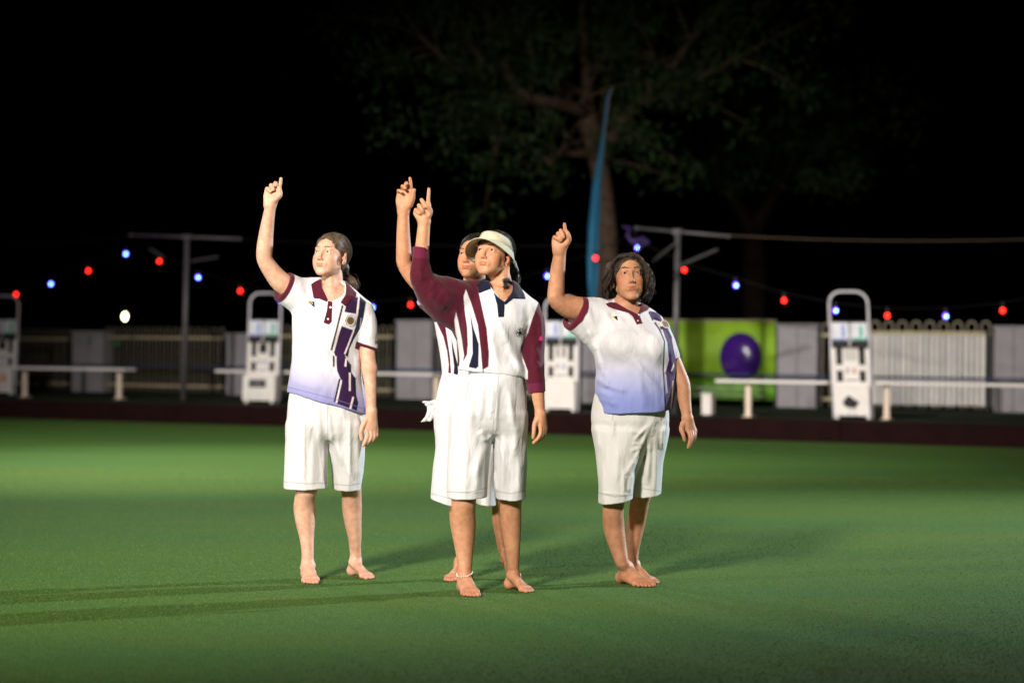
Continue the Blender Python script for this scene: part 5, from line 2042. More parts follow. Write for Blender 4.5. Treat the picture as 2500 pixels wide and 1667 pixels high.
# ---------------------------------------------------------------- second woman, in front, with the visor
def woman_visor():
    P = Person(11.0)
    c3, c4 = Crop(950, 400, 2.612), Crop(980, 900, 2.6125)
    f2, h3, h4 = Crop(1110, 540, 8.711), Crop(1270, 940, 9.8), Crop(950, 420, 13.07)
    t2 = Crop(1080, 1340, 9.8)
    root = thing('person', at(1185, 1430, 11.0) * [1, 1, 0], 'woman in a straw-coloured sun visor and maroon-sleeved polo, front one of the overlapping pair', 'person', 'bowlers pointing upwards')
    H = Head(P.w((1203.5, 622.5)), 24, 15, 2)
    F = Field()
    H.build(F, nose=0.95)
    F.cap(H.w(0, 0.020, -0.045), P.w(f2(960, 1230), 0.02), 0.047, 0.046, 0.02)
    F.cap(P.w(f2(960, 1230), 0.02), P.w(c3(730, 850), 0.03), 0.046, 0.056, 0.02)
    F.cap(P.w(f2(1080, 1000), 0.0), P.w(c3(722, 850), -0.045), 0.018, 0.015, 0.02)
    F.cap(P.w(f2(930, 1440), -0.06), P.w(f2(1010, 1455), -0.06), 0.008, 0.008, 0.01)
    tr = [(760, 560, 815, 0.070, 0.02), (810, 510, 850, 0.086, 0.015), (870, 460, 895, 0.100, 0.0), (930, 425, 915, 0.110, 0), (1020, 420, 905, 0.122, -0.01),
          (1100, 430, 878, 0.118, 0), (1190, 445, 850, 0.112, 0), (1260, 450, 858, 0.114, 0), (1320, 448, 874, 0.118, 0), (1375, 440, 872, 0.112, 0), (1420, 445, 868, 0.105, 0)]
    fn, c, R = loft(P.rows(c3, [(y, L + 12 + (40 if y > 1280 else 0), Rr - 14 - (40 if y > 1280 else 0), b - (0.02 if y > 1280 else 0), d) for y, L, Rr, b, d in tr]), shrink=0.010)
    F.op('u', fn, c, R, 0.03)
    p, r = P.pts(c3, [(470, 860, 0.01, 0.052), (600, 835, 0.02, 0.048), (745, 862, 0.02, 0.045), (870, 930, 0.01, 0.040)])
    F.chain(p, r, 0.03)
    p, r = P.pts(c3, [(455, 860, 0, 0.052), (330, 815, -0.06, 0.048), (225, 765, -0.11, 0.041), (200, 700, -0.13, 0.038), (205, 610, -0.135, 0.036), (211, 530, -0.14, 0.0315), (219, 430, -0.145, 0.0285), (223, 385, -0.145, 0.027)])
    F.chain(p, r, 0.012)
    p, r = P.pts(c3, [(890, 945, 0, 0.041), (920, 1050, 0, 0.037), (925, 1200, -0.01, 0.035), (942, 1370, -0.04, 0.031)])
    F.chain(p, r, 0.015)
    p, r = P.pts(c4, [(862, 60, -0.04, 0.0315), (870, 160, -0.05, 0.0295), (880, 240, -0.055, 0.0245), (885, 300, -0.06, 0.0205)])
    F.chain(p, r, 0.015)
    fingers(P, F, h4, [
        [(1120, 1560, -.145, .027), (1130, 1420, -.147, .024), (1240, 1150, -.15, .0145), (1250, 1010, -.148, .0105)],
        [(1120, 1560, -.145, .026), (1100, 1400, -.147, .024), (1130, 1150, -.148, .015), (1130, 1020, -.145, .0105)],
        [(1100, 1500, -.145, .026), (1000, 1330, -.147, .018), (1000, 1170, -.143, .0115)],
        [(1080, 1500, -.145, .024), (890, 1330, -.147, .0165), (880, 1230, -.143, .0115)]], 0.010)
    fingers(P, F, h4, [
        [(1245, 1080, -.148, .0100), (1247, 850, -.150, .0085), (1262, 700, -.150, .0078), (1266, 545, -.150, .0070)],
        [(1120, 1060, -.145, .0100), (1040, 895, -.160, .0094), (1120, 1030, -.178, .0086), (1160, 1110, -.178, .0078)],
        [(1000, 1190, -.143, .0100), (955, 1070, -.165, .0098), (1050, 1200, -.180, .0088), (1100, 1290, -.172, .0080)],
        [(890, 1240, -.143, .0098), (850, 1215, -.165, .0090), (960, 1310, -.178, .0080), (1020, 1350, -.170, .0074)],
        [(1200, 1450, -.150, .0180), (1310, 1280, -.160, .0125), (1270, 1150, -.172, .0105), (1190, 1080, -.180, .0090)]])
    fingers(P, F, h3, [
        [(480, 700, -.06, .0205), (480, 960, -.070, .0125)], [(485, 700, -.06, .0205), (530, 1000, -.062, .0120)],
        [(490, 700, -.06, .020), (575, 1040, -.052, .0115)], [(500, 700, -.055, .0195), (605, 1080, -.040, .0108)]], 0.012)
    fingers(P, F, h3, [
        [(480, 960, -.070, .0110), (490, 1130, -.082, .0092), (430, 1270, -.082, .0085), (320, 1375, -.070, .0075)],
        [(535, 1000, -.062, .0105), (530, 1170, -.072, .0090), (450, 1300, -.070, .0084), (340, 1360, -.060, .0074)],
        [(580, 1040, -.052, .0098), (565, 1190, -.060, .0086), (480, 1300, -.056, .0080), (400, 1340, -.05, .0070)],
        [(605, 1080, -.040, .0092), (580, 1190, -.046, .0080), (520, 1270, -.042, .0072), (470, 1300, -.04, .0065)],
        [(420, 800, -.065, .0165), (345, 950, -.078, .0115), (330, 1110, -.085, .0095), (312, 1260, -.083, .0078)]])
    A1, A2 = at(*t2(530, 700), 10.95), at(*t2(1700, 640), 11.12)
    A1[2], A2[2] = 0.085, 0.085
    p, r = P.pts(c4, [(430, 400, 0, 0.085), (400, 700, -0.02, 0.066), (397, 830, -0.03, 0.060), (395, 900, -0.03, 0.0585), (396, 980, -0.01, 0.0605), (398, 1070, -0.01, 0.054), (402, 1170, -0.02, 0.043), (405, 1270, -0.04, 0.034)])
    F.chain(p + [A1], slim(r) + [0.0310], 0.02)
    F.ball(P.w(c4(402, 850), -0.055), 0.038, 0.03)
    p, r = P.pts(c4, [(690, 400, 0.03, 0.085), (700, 700, 0.06, 0.062), (698, 840, 0.07, 0.0535), (697, 950, 0.09, 0.0530), (703, 1050, 0.10, 0.046), (708, 1140, 0.10, 0.038), (713, 1240, 0.11, 0.0300)])
    F.chain(p + [A2], slim(r) + [0.0265], 0.02)
    foot(F, A1, 14, 1, 0.93)
    foot(F, A2, 30, -1, 0.86)
    lo, hi = bounds([P.w(c3(130, 100), -0.35), P.w(c4(960, 1500), 0.35)], 0.03)
    lo[2] = -0.02
    finish_body(P, H, F, root, (0.63, 0.335, 0.19), lo, hi)
    H.parts(root, MAT['hair_dark'], (0.05, 0.045, 0.03), gaze=(-0.25, -1, 0.12), brow=0.0018)
    # ---- shirt
    S = Field()
    fn, c, R = loft(P.rows(c3, tr))
    S.op('u', fn, c, R, 0.02)
    p, r = P.pts(c3, [(470, 855, 0.01, 0.066), (570, 815, 0.02, 0.054), (700, 822, 0.03, 0.052), (795, 868, 0.03, 0.052), (893, 932, 0.01, 0.053)])
    S.chain(p, r, 0.03)
    # blouse bagging over the waistband
    p, r = P.pts(c3, [(650, 1290, -0.075, 0.03), (760, 1322, -0.07, 0.035), (850, 1335, -0.03, 0.03)])
    S.chain(p, r, 0.03)
    hem = P.w(c3(440, 1312), 0), P.w(c3(880, 1362), 0)
    S.plane(hem[0], ((hem[1] - hem[0])[2], 0, -(hem[1] - hem[0])[0]), 0.010)
    d1, n1 = make_sleeve(S, P, c3, [[(470, 880, 0.0, 0.095), (390, 850, -0.03, 0.088), (300, 825, -0.07, 0.080), (228, 765, -0.11, 0.058), (203, 700, -0.13, 0.048), (206, 610, -0.137, 0.0405), (208, 480, -0.14, 0.0400)],
                                    [(450, 1000, 0.0, 0.06), (330, 930, -0.04, 0.055), (255, 850, -0.08, 0.040)]],
                         (210, 531), -0.14, (0.05, 0, 1), 0.0315, (320, 800), 0.025)
    S.ops[-1] = (S.ops[-1][0], S.ops[-1][1], S.ops[-1][2], 0.30, 0.025)
    d2, n2 = make_sleeve(S, P, c3, [[(893, 940, 0, 0.052), (924, 1010, 0, 0.050), (922, 1130, 0, 0.051), (918, 1230, -0.01, 0.050), (935, 1380, -0.04, 0.043), (950, 1500, -0.05, 0.0360)]],
                         (945, 1458), -0.045, (0.12, 0, -1.0), 0.0335, (930, 1180), 0.010)
    S.ops[-1] = (S.ops[-1][0], S.ops[-1][1], S.ops[-1][2], 0.27, 0.010)
    vneck = poly(c3, [(622, 640), (626, 715), (668, 805), (718, 868), (728, 882), (745, 870), (790, 820), (792, 760), (770, 640)])
    S.op('s', prism_carve(P, vneck, P.Y - 0.01), None, None, 0.003)
    F3 = [(*c3(a, b), *c3(c_, d), w_, am) for a, b, c_, d, w_, am in (
        (590, 810, 640, 1000, 8, .004), (690, 990, 870, 1340, 9, .009), (640, 1050, 700, 1320, 9, .006), (860, 1000, 845, 1200, 9, .004), (560, 900, 620, 1250, 9, .005),
        (740, 1150, 850, 1330, 8, .007), (500, 900, 480, 1250, 8, .006), (250, 640, 300, 800, 8, .007), (190, 640, 210, 760, 6, .006), (300, 730, 420, 900, 10, .009), (240, 830, 380, 930, 10, .009),
        (340, 800, 470, 850, 8, .006), (400, 930, 500, 1010, 9, .007), (160, 700, 240, 730, 5, .005), (900, 1150, 960, 1230, 8, .006), (900, 1250, 970, 1310, 8, .006), (960, 960, 975, 1150, 6, .006), (890, 1000, 920, 1100, 8, .006))]
    S.post += [folds(P, F3), ripple(15, 0.0035, 7, (1, 1, 0.6)), ripple(40, 0.0012, 8, (1, 1, 0.8))]
    mar2 = (0.13, 0.010, 0.042)
    L = [(poly(c3, [(572, 820), (640, 780), (720, 860), (735, 870), (860, 800), (952, 885), (912, 990), (885, 1075), (838, 1170), (850, 1230), (884, 1320), (884, 1372), (620, 1372), (600, 1312), (634, 1292), (636, 1200), (622, 1050), (600, 950)]), WHITE),
         (poly(c3, [(490, 800), (475, 845), (482, 930), (497, 1040), (502, 1150), (497, 1215), (468, 1268), (500, 1380), (606, 1380), (594, 1300), (584, 1180), (566, 1030), (520, 880)]), WHITE),
         (poly(c3, [(516, 938), (536, 1040), (556, 1100), (572, 1150), (570, 1290), (555, 1306), (506, 1296), (532, 1210), (530, 1080)]), NAVY),
         (poly(c3, [(427, 945), (440, 1000), (462, 1110), (478, 1220), (470, 1268), (508, 1380), (430, 1380), (430, 1130), (416, 1000)]), WHITE),
         (hem_band(d1, n1, 0.052, 0.10), mar2), (hem_band(d2, n2, 0.045, 0.09), mar2)]
    lo, hi = bounds([P.w(c3(110, 500), -0.3), P.w(c3(1010, 1540), 0.2)], 0.02)
    shirt, tri = cloth_object(P, 'polo_shirt', S, lo, hi, 0.0034, MAT['cloth'], root, MAROON, L)
    Sf = S.fn()
    St = Field()
    St.cap(P.w(c3(716, 765), 0.02), P.w(c3(716, 830), 0.03), 0.062, 0.080, 0.01)
    shapes = [poly(c3, [(556, 770), (620, 712), (634, 730), (650, 800), (640, 800), (572, 826)]),
              poly(c3, [(664, 812), (690, 845), (722, 870), (738, 880), (734, 976), (696, 978), (688, 900)]),
              poly(c3, [(728, 884), (770, 845), (790, 800), (788, 740), (830, 770), (862, 830), (870, 862), (830, 858), (790, 860), (742, 900)])]
    lo, hi = bounds([P.w(c3(530, 690), -0.16), P.w(c3(890, 1000), 0.14)], 0.01)
    cloth_object(P, 'collar', overlay(P, Sf, shapes[:1] + shapes[2:], 0.006, 0.12, St.fn()), lo, hi, 0.0034, MAT['cloth'], root, NAVY, [])
    cloth_object(P, 'placket', overlay(P, Sf, shapes[1:2], 0.004, 0.0), lo, hi, 0.003, MAT['cloth'], root, NAVY, [])
    crest(tri, c3(832, 1072), 0.024, root, dark=True)
    p, n = on_surface(tri, c3(968, 1115))
    if p is not None:
        ex, ez = decal_frame(n)
        m = MB()
        disc_ring(m, p, ex, ez, n, 0.004, 0.009, 0.001, 16)
        m.box(p + ez * 0.002 + n * 0.001, (0.006, 0.001, 0.022), ex, n, ez)
        m.box(p - ez * 0.004 + n * 0.0012, (0.020, 0.001, 0.005), ex, n, ez)
        m.build('sleeve_logo', MAT['pink_print'], root)
    # ---- shorts
    hips = [(-20, 436, 788, 0.112, 0.0), (30, 428, 792, 0.114, 0.0), (90, 402, 792, 0.120, 0.0), (200, 335, 802, 0.125, 0.0), (300, 318, 802, 0.120, 0.0), (420, 312, 792, 0.095, 0.01)]
    legs = [([(280, 312, 580, 0.118, 0.0), (430, 300, 572, 0.112, 0.0), (600, 292, 563, 0.106, -0.01), (780, 290, 548, 0.104, -0.02), (900, 288, 545, 0.104, -0.02)], P.w(c4(420, 812), -0.02), (0.0, 0.1, -1)),
            ([(280, 585, 803, 0.112, 0.02), (430, 584, 803, 0.106, 0.04), (600, 587, 800, 0.102, 0.05), (780, 598, 794, 0.1, 0.06), (900, 600, 792, 0.1, 0.06)], P.w(c4(700, 824), 0.05), (0.0, 0.1, -1))]
    seg = [(460, 90, 440, 380, 9, .007), (520, 80, 500, 330, 8, .006), (585, 90, 570, 330, 7, .008), (620, 60, 600, 400, 6, .007), (500, 390, 545, 470, 8, .008), (545, 470, 580, 420, 6, .006), (540, 470, 465, 700, 11, .008), (490, 560, 480, 800, 8, .006),
           (690, 130, 720, 420, 9, .006), (650, 430, 640, 820, 8, .006), (745, 330, 720, 560, 9, .006), (760, 560, 750, 820, 8, .005), (340, 400, 335, 800, 9, .004), (270, 250, 260, 560, 8, .004), (420, 500, 400, 830, 8, .004), (590, 640, 600, 800, 6, .006),
           (230, 300, 225, 800, 9, .004), (300, 780, 540, 785, 3, .002)]
    lo, hi = bounds([P.w(c4(180, -80), -0.2), P.w(c4(840, 880), 0.25)], 0.02)
    make_shorts(P, root, c4, hips, legs, seg, lo, hi, (0.68, 0.68, 0.70), 9, seams=((292, 784, 420, 788), (420, 788, 546, 760), (600, 780, 700, 796), (700, 796, 792, 776), (622, 40, 596, 250), (596, 250, 582, 400), (430, 80, 410, 210), (780, 90, 794, 220)))
    # ---- visor
    vm = MB()
    a, b_, cy = 0.0835, 0.1050, 0.018

    def rim(phi, up=0.0, out=0.0):
        z = 0.040 * math.cos(phi) * 0.5 + 0.029 + up
        return np.array([(a + out) * math.sin(phi), cy - (b_ + out) * math.cos(phi), z])
    n = 56
    vs, fs = [], []
    for i in range(n):
        ph = 2 * PI * i / n
        hgt = 0.042 - 0.010 * (1 - math.cos(ph)) / 2
        tp = rim(ph, hgt, -0.010)
        bt = rim(ph, -0.001, 0.0)
        md = rim(ph, hgt * 0.5, -0.003)
        for q in (bt, md, tp):
            vs.append(H.w(*q))
        for q in (tp, md, bt):
            o = np.array([q[0], q[1] - cy, 0])
            o /= np.linalg.norm(o)
            vs.append(H.w(*(q - o * 0.0035)))
    for i in range(n):
        j = (i + 1) % n
        for k in range(6):
            fs.append((6 * i + k, 6 * j + k, 6 * j + (k + 1) % 6, 6 * i + (k + 1) % 6))
    vm.add(vs, fs)
    vm.build('visor_band', MAT['straw'], root, True)
    vm = MB()
    nu, nv = 40, 10
    top, bot = [], []
    for i in range(nu + 1):
        ph = math.radians(-100 + 200 * i / nu)
        for j in range(nv + 1):
            t = j / nv
            ext = 0.071 * max(0.0, math.cos(ph * 0.88)) ** 0.55
            base = rim(ph, -0.001, 0.001)
            o = np.array([math.sin(ph) * 0.55, -math.cos(ph) * 0.9 - 0.25, 0])
            o /= np.linalg.norm(o)
            p_ = base + o * ext * t + np.array([0, 0, -0.012 * t - 0.020 * t * math.sin(ph) ** 2 - 0.018 * math.sin(ph) ** 2 * t * t - 0.004 * t * t])
            top.append(H.w(*p_))
            bot.append(H.w(*(p_ + np.array([0, 0, -0.003]))))
    vs = top + bot
    fs = []
    M = (nu + 1) * (nv + 1)
    for i in range(nu):
        for j in range(nv):
            q = i * (nv + 1) + j
            fs.append((q, q + 1, q + nv + 2, q + nv + 1))
            fs.append((M + q, M + q + nv + 1, M + q + nv + 2, M + q + 1))
        q = i * (nv + 1) + nv
        fs.append((q, M + q, M + q + nv + 1, q + nv + 1))
    vm.add(vs, fs)
    vm.build('visor_brim', MAT['straw'], root, True)
    # ---- hair
    G = Field()
    hair_cap(H, G, c=(0, 0.026, 0.036), r=(0.080, 0.104, 0.086), mask=(0.068, 0.075, 0.088))
    p, r = P.pts(f2, [(1180, 900, 0.10, 0.028), (1260, 1050, 0.10, 0.022), (1290, 1250, 0.10, 0.018), (1250, 1420, 0.08, 0.016), (1180, 1500, 0.05, 0.010)])
    G.chain(p, r, 0.02)
    p, r = P.pts(f2, [(1200, 1330, 0.0, 0.014), (1130, 1250, -0.035, 0.009), (1060, 1285, -0.052, 0.004), (1100, 1370, -0.055, 0.007), (1030, 1440, -0.058, 0.004)])
    G.chain(p, r, 0.01)
    G.post += [grooves(H, (0, 0.10, -0.03), 0.0011, 30), ripple(70, 0.0012, 5)]
    lo, hi = bounds([P.w(f2(300, 80), -0.2), P.w(f2(1500, 1600), 0.25)], 0.02)
    V, Q = polygonise(G, lo, hi, 0.003)
    link('hair', raw_mesh('hair', V - np.array(PARENT_AT[root.name]), Q), MAT['hair_dark'], root)
    keep = lambda d: not (d[1] < -0.50 and d[2] < 0.70) and not (d[2] < -0.15 and d[1] < 0.35)
    st = comb(H, (0, 0.112, -0.030), 0, 0, 650, c=(0, 0.026, 0.036), ry=(0.081, 0.105, 0.087), keep=keep)
    pt = P.pts(f2, [(1180, 950, 0.10, 0), (1260, 1080, 0.10, 0), (1290, 1250, 0.10, 0), (1250, 1420, 0.08, 0), (1180, 1510, 0.05, 0)])[0]
    p2 = P.pts(f2, [(1200, 1330, 0.0, 0), (1120, 1240, -0.04, 0), (1050, 1280, -0.058, 0), (1095, 1370, -0.062, 0), (1025, 1450, -0.064, 0)])[0]
    for base, cnt, sp in ((pt, 140, 0.012), (p2, 34, 0.004)):
        for _ in range(cnt):
            j = rng.normal(size=3) * sp
            st.append([q + j * f + rng.normal(size=3) * 0.0012 for q, f in zip(base, (0.5, 0.9, 1.2, 1.2, 0.9))])
    strands('hair_strands', MAT['hair_dark'], root, st, 0.0010)
    # ---- anklet of shells, a thing worn but lying loose on the foot
    m = MB()
    for i in range(26):
        t = 2 * PI * i / 26
        q = A1 + np.array([0.036 * math.cos(t), 0.037 * math.sin(t) - 0.006, 0.004 - 0.012 * math.sin(t + 0.5) * -1])
        m.ball(q, 0.0026 if i % 3 else 0.0036, 8, 5)
    m.build('anklet', MAT['pearl'], root, True)
    # hearing plug in the ear
    m = MB()
    m.ball(H.w(0.0815, 0.004, -0.006), (0.004, 0.006, 0.009))
    m.build('ear_plug', MAT['grey_print'], root, True)
    return root


# ---------------------------------------------------------------- third woman, hidden behind the second
def woman_behind():
    P = Person(11.6)
    c3, c4 = Crop(950, 400, 2.612), Crop(980, 900, 2.6125)
    f2, h4 = Crop(1110, 540, 8.711), Crop(950, 420, 13.07)
    t2 = Crop(1080, 1340, 9.8)
    root = thing('person', at(1140, 1415, 11.6) * [1, 1, 0], 'bare-headed barefoot woman mostly hidden behind the woman in the sun visor, bare arm raised', 'person', 'bowlers pointing upwards')
    H = Head(P.w((1158.5, 627)), 24, 9, 1, scale=(1.0, 1.0, 1.0))
    F = Field()
    H.build(F, age=1, nose=1.05)
    F.cap(H.w(0, 0.020, -0.045), P.w(f2(420, 1230), 0.02), 0.050, 0.048, 0.02)
    F.cap(P.w(f2(420, 1230), 0.02), P.w(c3(560, 850), 0.03), 0.048, 0.058, 0.02)
    tr = [(770, 440, 700, 0.075, 0.02), (820, 380, 740, 0.090, 0.015), (880, 330, 770, 0.102, 0.0), (950, 290, 765, 0.110, 0), (1020, 290, 740, 0.116, 0),
          (1100, 305, 720, 0.114, 0), (1190, 320, 715, 0.110, 0), (1280, 335, 720, 0.112, 0), (1350, 344, 735, 0.116, 0), (1430, 338, 740, 0.116, 0), (1500, 330, 745, 0.116, 0)]
    fn, c, R = loft(P.rows(c3, [(y, L + 12 + (40 if y > 1280 else 0), Rr - 14 - (40 if y > 1280 else 0), b - (0.02 if y > 1280 else 0), d) for y, L, Rr, b, d in tr]), shrink=0.010)
    F.op('u', fn, c, R, 0.03)
    p, r = P.pts(c3, [(345, 865, 0.01, 0.052), (450, 830, 0.02, 0.048), (600, 840, 0.02, 0.048), (735, 890, 0.01, 0.046)])
    F.chain(p, r, 0.03)
    p, r = P.pts(c3, [(330, 870, 0, 0.050), (235, 800, -0.02, 0.045), (150, 715, -0.04, 0.041), (97, 636, -0.06, 0.0355), (94, 570, -0.07, 0.0365), (90, 450, -0.08, 0.0320), (91, 340, -0.09, 0.0275), (93, 295, -0.09, 0.0265)])
    F.chain(p, r, 0.012)
    # the other arm hangs behind the woman in front
    p, r = P.pts(c3, [(735, 900, 0.02, 0.046), (745, 1050, 0.03, 0.041), (745, 1200, 0.03, 0.036), (745, 1350, 0.01, 0.033), (742, 1480, -0.01, 0.026), (740, 1540, -0.01, 0.022), (738, 1600, -0.01, 0.026)])
    F.chain(p, r, 0.015)
    for k in range(4):
        p, r = P.pts(c3, [(730 + 8 * k, 1600, -0.03 + 0.02 * k, 0.011), (730 + 6 * k, 1660, -0.035 + 0.02 * k, 0.009), (722 + 6 * k, 1710, -0.03 + 0.02 * k, 0.008)])
        F.chain(p, r, 0.003)
    p, r = P.pts(c3, [(735, 1570, -0.03, 0.012), (720, 1610, -0.05, 0.010), (716, 1650, -0.055, 0.008)])
    F.chain(p, r, 0.003)
    fingers(P, F, h4, [
        [(465, 1250, -.09, .0245), (660, 900, -.095, .0165), (680, 600, -.09, .0118)],
        [(460, 1250, -.09, .0245), (560, 900, -.095, .0165), (570, 560, -.088, .0112)],
        [(450, 1250, -.09, .0245), (430, 900, -.095, .0165), (440, 590, -.086, .0108)],
        [(440, 1250, -.09, .0230), (320, 950, -.093, .0165), (320, 680, -.084, .0105)]], 0.010)
    fingers(P, F, h4, [
        [(680, 600, -.09, .0105), (690, 430, -.095, .0086), (678, 300, -.10, .0080), (664, 205, -.105, .0072)],
        [(570, 560, -.088, .0100), (570, 420, -.100, .0088), (550, 350, -.125, .0080), (520, 400, -.142, .0074)],
        [(440, 590, -.086, .0098), (425, 470, -.105, .0088), (440, 455, -.128, .0080), (500, 520, -.142, .0072)],
        [(320, 680, -.084, .0092), (295, 600, -.105, .0082), (330, 600, -.125, .0074), (400, 640, -.136, .0068)],
        [(640, 1050, -.10, .0185), (740, 850, -.115, .0140), (765, 700, -.125, .0105), (798, 575, -.13, .0080)]])
    A1, A2 = at(*t2(420, 640), 11.62), at(*c4(668, 1290), 11.72)
    A1[2], A2[2] = 0.085, 0.125
    p, r = P.pts(c4, [(370, 500, 0.0, 0.085), (362, 760, 0.0, 0.062), (366, 860, 0.0, 0.053), (375, 980, 0.02, 0.053), (385, 1100, 0.02, 0.042), (395, 1220, 0.01, 0.031)])
    F.chain(p + [A1], slim(r) + [0.028], 0.02)
    p, r = P.pts(c4, [(560, 500, 0.03, 0.085), (620, 760, 0.07, 0.060), (636, 860, 0.08, 0.050), (640, 960, 0.10, 0.0505), (650, 1060, 0.11, 0.043), (660, 1160, 0.12, 0.034)])
    F.chain(p + [A2], slim(r) + [0.027], 0.02)
    foot(F, A1, -18, 1, 0.90)
    foot(F, A2, 18, -1, 0.88, lift=0.42)
    lo, hi = bounds([P.w(c3(20, 60), -0.35), P.w(c4(900, 1500), 0.35)], 0.03)
    lo[2] = -0.02
    finish_body(P, H, F, root, (0.59, 0.30, 0.165), lo, hi)
    H.parts(root, MAT['hair_dark'], (0.05, 0.045, 0.03), gaze=(-0.25, -1, 0.12), brow=0.0016)
    S = Field()
    fn, c, R = loft(P.rows(c3, tr))
    S.op('u', fn, c, R, 0.02)
    p, r = P.pts(c3, [(345, 862, 0.01, 0.064), (450, 828, 0.02, 0.052), (590, 825, 0.03, 0.054), (735, 885, 0.01, 0.056)])
    S.chain(p, r, 0.03)
    d1, n1 = make_sleeve(S, P, c3, [[(350, 885, 0, 0.075), (290, 850, -0.01, 0.068), (200, 800, -0.03, 0.056)], [(340, 940, 0.0, 0.055), (250, 880, -0.02, 0.045)]],
                         (224, 838), -0.02, P.w(c3(150, 760), -0.04) - P.w(c3(224, 838), -0.02), 0.046, (290, 870), 0.025)
    make_sleeve(S, P, c3, [[(725, 905, 0, 0.056), (740, 1000, 0.01, 0.052), (745, 1150, 0.02, 0.050)]], (744, 1120), 0.02, (0, 0, -1), 0.044, (740, 1010), 0.012)
    hem = P.w(c3(330, 1375), 0), P.w(c3(760, 1385), 0)
    S.plane(hem[0], ((hem[1] - hem[0])[2], 0, -(hem[1] - hem[0])[0]), 0.006)
    F3 = [(*c3(a, b), *c3(c_, d), w_, am) for a, b, c_, d, w_, am in (
        (300, 960, 350, 1200, 8, .006), (330, 1000, 390, 1300, 7, .005), (380, 1000, 420, 1250, 8, .006), (260, 860, 330, 980, 7, .006))]
    S.post += [folds(P, F3), ripple(15, 0.003, 12, (1, 1, 0.6))]
    L = [(poly(c3, [(285, 1012), (302, 1008), (345, 1100), (370, 1195), (380, 1280), (376, 1345), (380, 1420), (330, 1420), (335, 1340), (300, 1150)]), WHITE),
         (poly(c3, [(436, 1290), (520, 1290), (520, 1440), (436, 1440)]), WHITE),
         (poly(c3, [(348, 925), (362, 918), (374, 928), (385, 1040), (432, 1130), (440, 1420), (386, 1420), (396, 1340), (388, 1230), (372, 1120), (354, 1000)]), WHITE),
         (poly(c3, [(396, 1105), (415, 1190), (438, 1280), (442, 1330), (430, 1374), (410, 1368), (414, 1290), (402, 1190)]), NAVY),
         (hem_band(d1, n1, 0.014, 0.10), (0.40, 0.36, 0.60)),
         (poly(c3, [(535, 752), (560, 742), (566, 790), (545, 800)]), (0.35, 0.40, 0.60))]
    lo, hi = bounds([P.w(c3(150, 730), -0.2), P.w(c3(840, 1480), 0.2)], 0.02)
    cloth_object(P, 'polo_shirt', S, lo, hi, 0.0036, MAT['cloth'], root, MAROON, L)
    hips = [(-10, 262, 660, 0.112, 0.0), (90, 245, 665, 0.118, 0.0), (190, 220, 665, 0.126, 0.0), (300, 212, 660, 0.128, 0.0), (420, 214, 650, 0.125, 0.01)]
    legs = [([(280, 212, 460, 0.118, 0.0), (400, 218, 450, 0.112, 0.0), (500, 219, 440, 0.110, 0.0), (650, 204, 430, 0.108, 0.0), (820, 186, 420, 0.108, 0.0), (920, 183, 420, 0.108, 0.0)], P.w(c4(187, 822), 0.0), (-0.26, 0.06, -1)),
            ([(280, 440, 650, 0.112, 0.02), (430, 445, 650, 0.106, 0.04), (600, 450, 640, 0.102, 0.05), (780, 470, 612, 0.1, 0.06), (900, 480, 612, 0.1, 0.06)], P.w(c4(590, 862), 0.05), (-0.1, 0.1, -1))]
    seg = [(240, 200, 235, 500, 8, .005), (262, 60, 250, 300, 8, .006), (250, 500, 225, 830, 8, .005), (300, 400, 280, 830, 9, .005), (215, 560, 205, 820, 6, .004)]
    lo, hi = bounds([P.w(c4(160, -60), -0.2), P.w(c4(720, 900), 0.25)], 0.02)
    make_shorts(P, root, c4, hips, legs, seg, lo, hi, (0.67, 0.665, 0.675), 14, seams=((190, 795, 330, 832),))
    # the knotted end of a white tie-belt standing off her hip
    G = Field()
    kp = poly(c4, [(119, 214), (148, 198), (176, 203), (205, 198), (240, 186), (246, 290), (214, 305), (200, 330), (186, 344), (150, 340), (120, 350), (116, 342), (140, 305), (158, 268), (156, 246), (140, 228)])

    def knot(Q):
        u, v = to_px(Q)
        dd = dist2poly(u, v, kp) * P.m + 0.004
        yy = np.abs(Q[:, 1] - P.Y + 0.006 - 0.10 * (u - kp[4][0]) * P.m) - 0.010
        return smax(dd, yy, 0.012)
    G.op('u', knot, None, None, 0.004)
    G.ball(P.w(c4(212, 225), -0.008), 0.020, 0.012)
    G.post += [folds(P, [(*c4(215, 225), *c4(125, 208), 2.2, .006), (*c4(215, 235), *c4(140, 345), 2.0, .007), (*c4(210, 245), *c4(180, 340), 1.8, .006), (*c4(205, 215), *c4(150, 235), 2.0, .004)]), ripple(45, 0.0028, 2)]
    lo, hi = bounds([P.w(c4(100, 170), -0.08), P.w(c4(260, 370), 0.08)], 0.01)
    cloth_object(P, 'belt_knot', G, lo, hi, 0.0026, MAT['linen'], root, (0.70, 0.69, 0.70), [])
    G = Field()
    hair_cap(H, G, mask=(0.070, 0.075, 0.094))
    G.post += [grooves(H, (0, 0.10, -0.03), 0.001, 30)]
    lo, hi = bounds([H.o - 0.14, H.o + 0.14], 0.01)
    V, Q = polygonise(G, lo, hi, 0.0034)
    link('hair', raw_mesh('hair', V - np.array(PARENT_AT[root.name]), Q), MAT['hair_dark'], root)
    return root


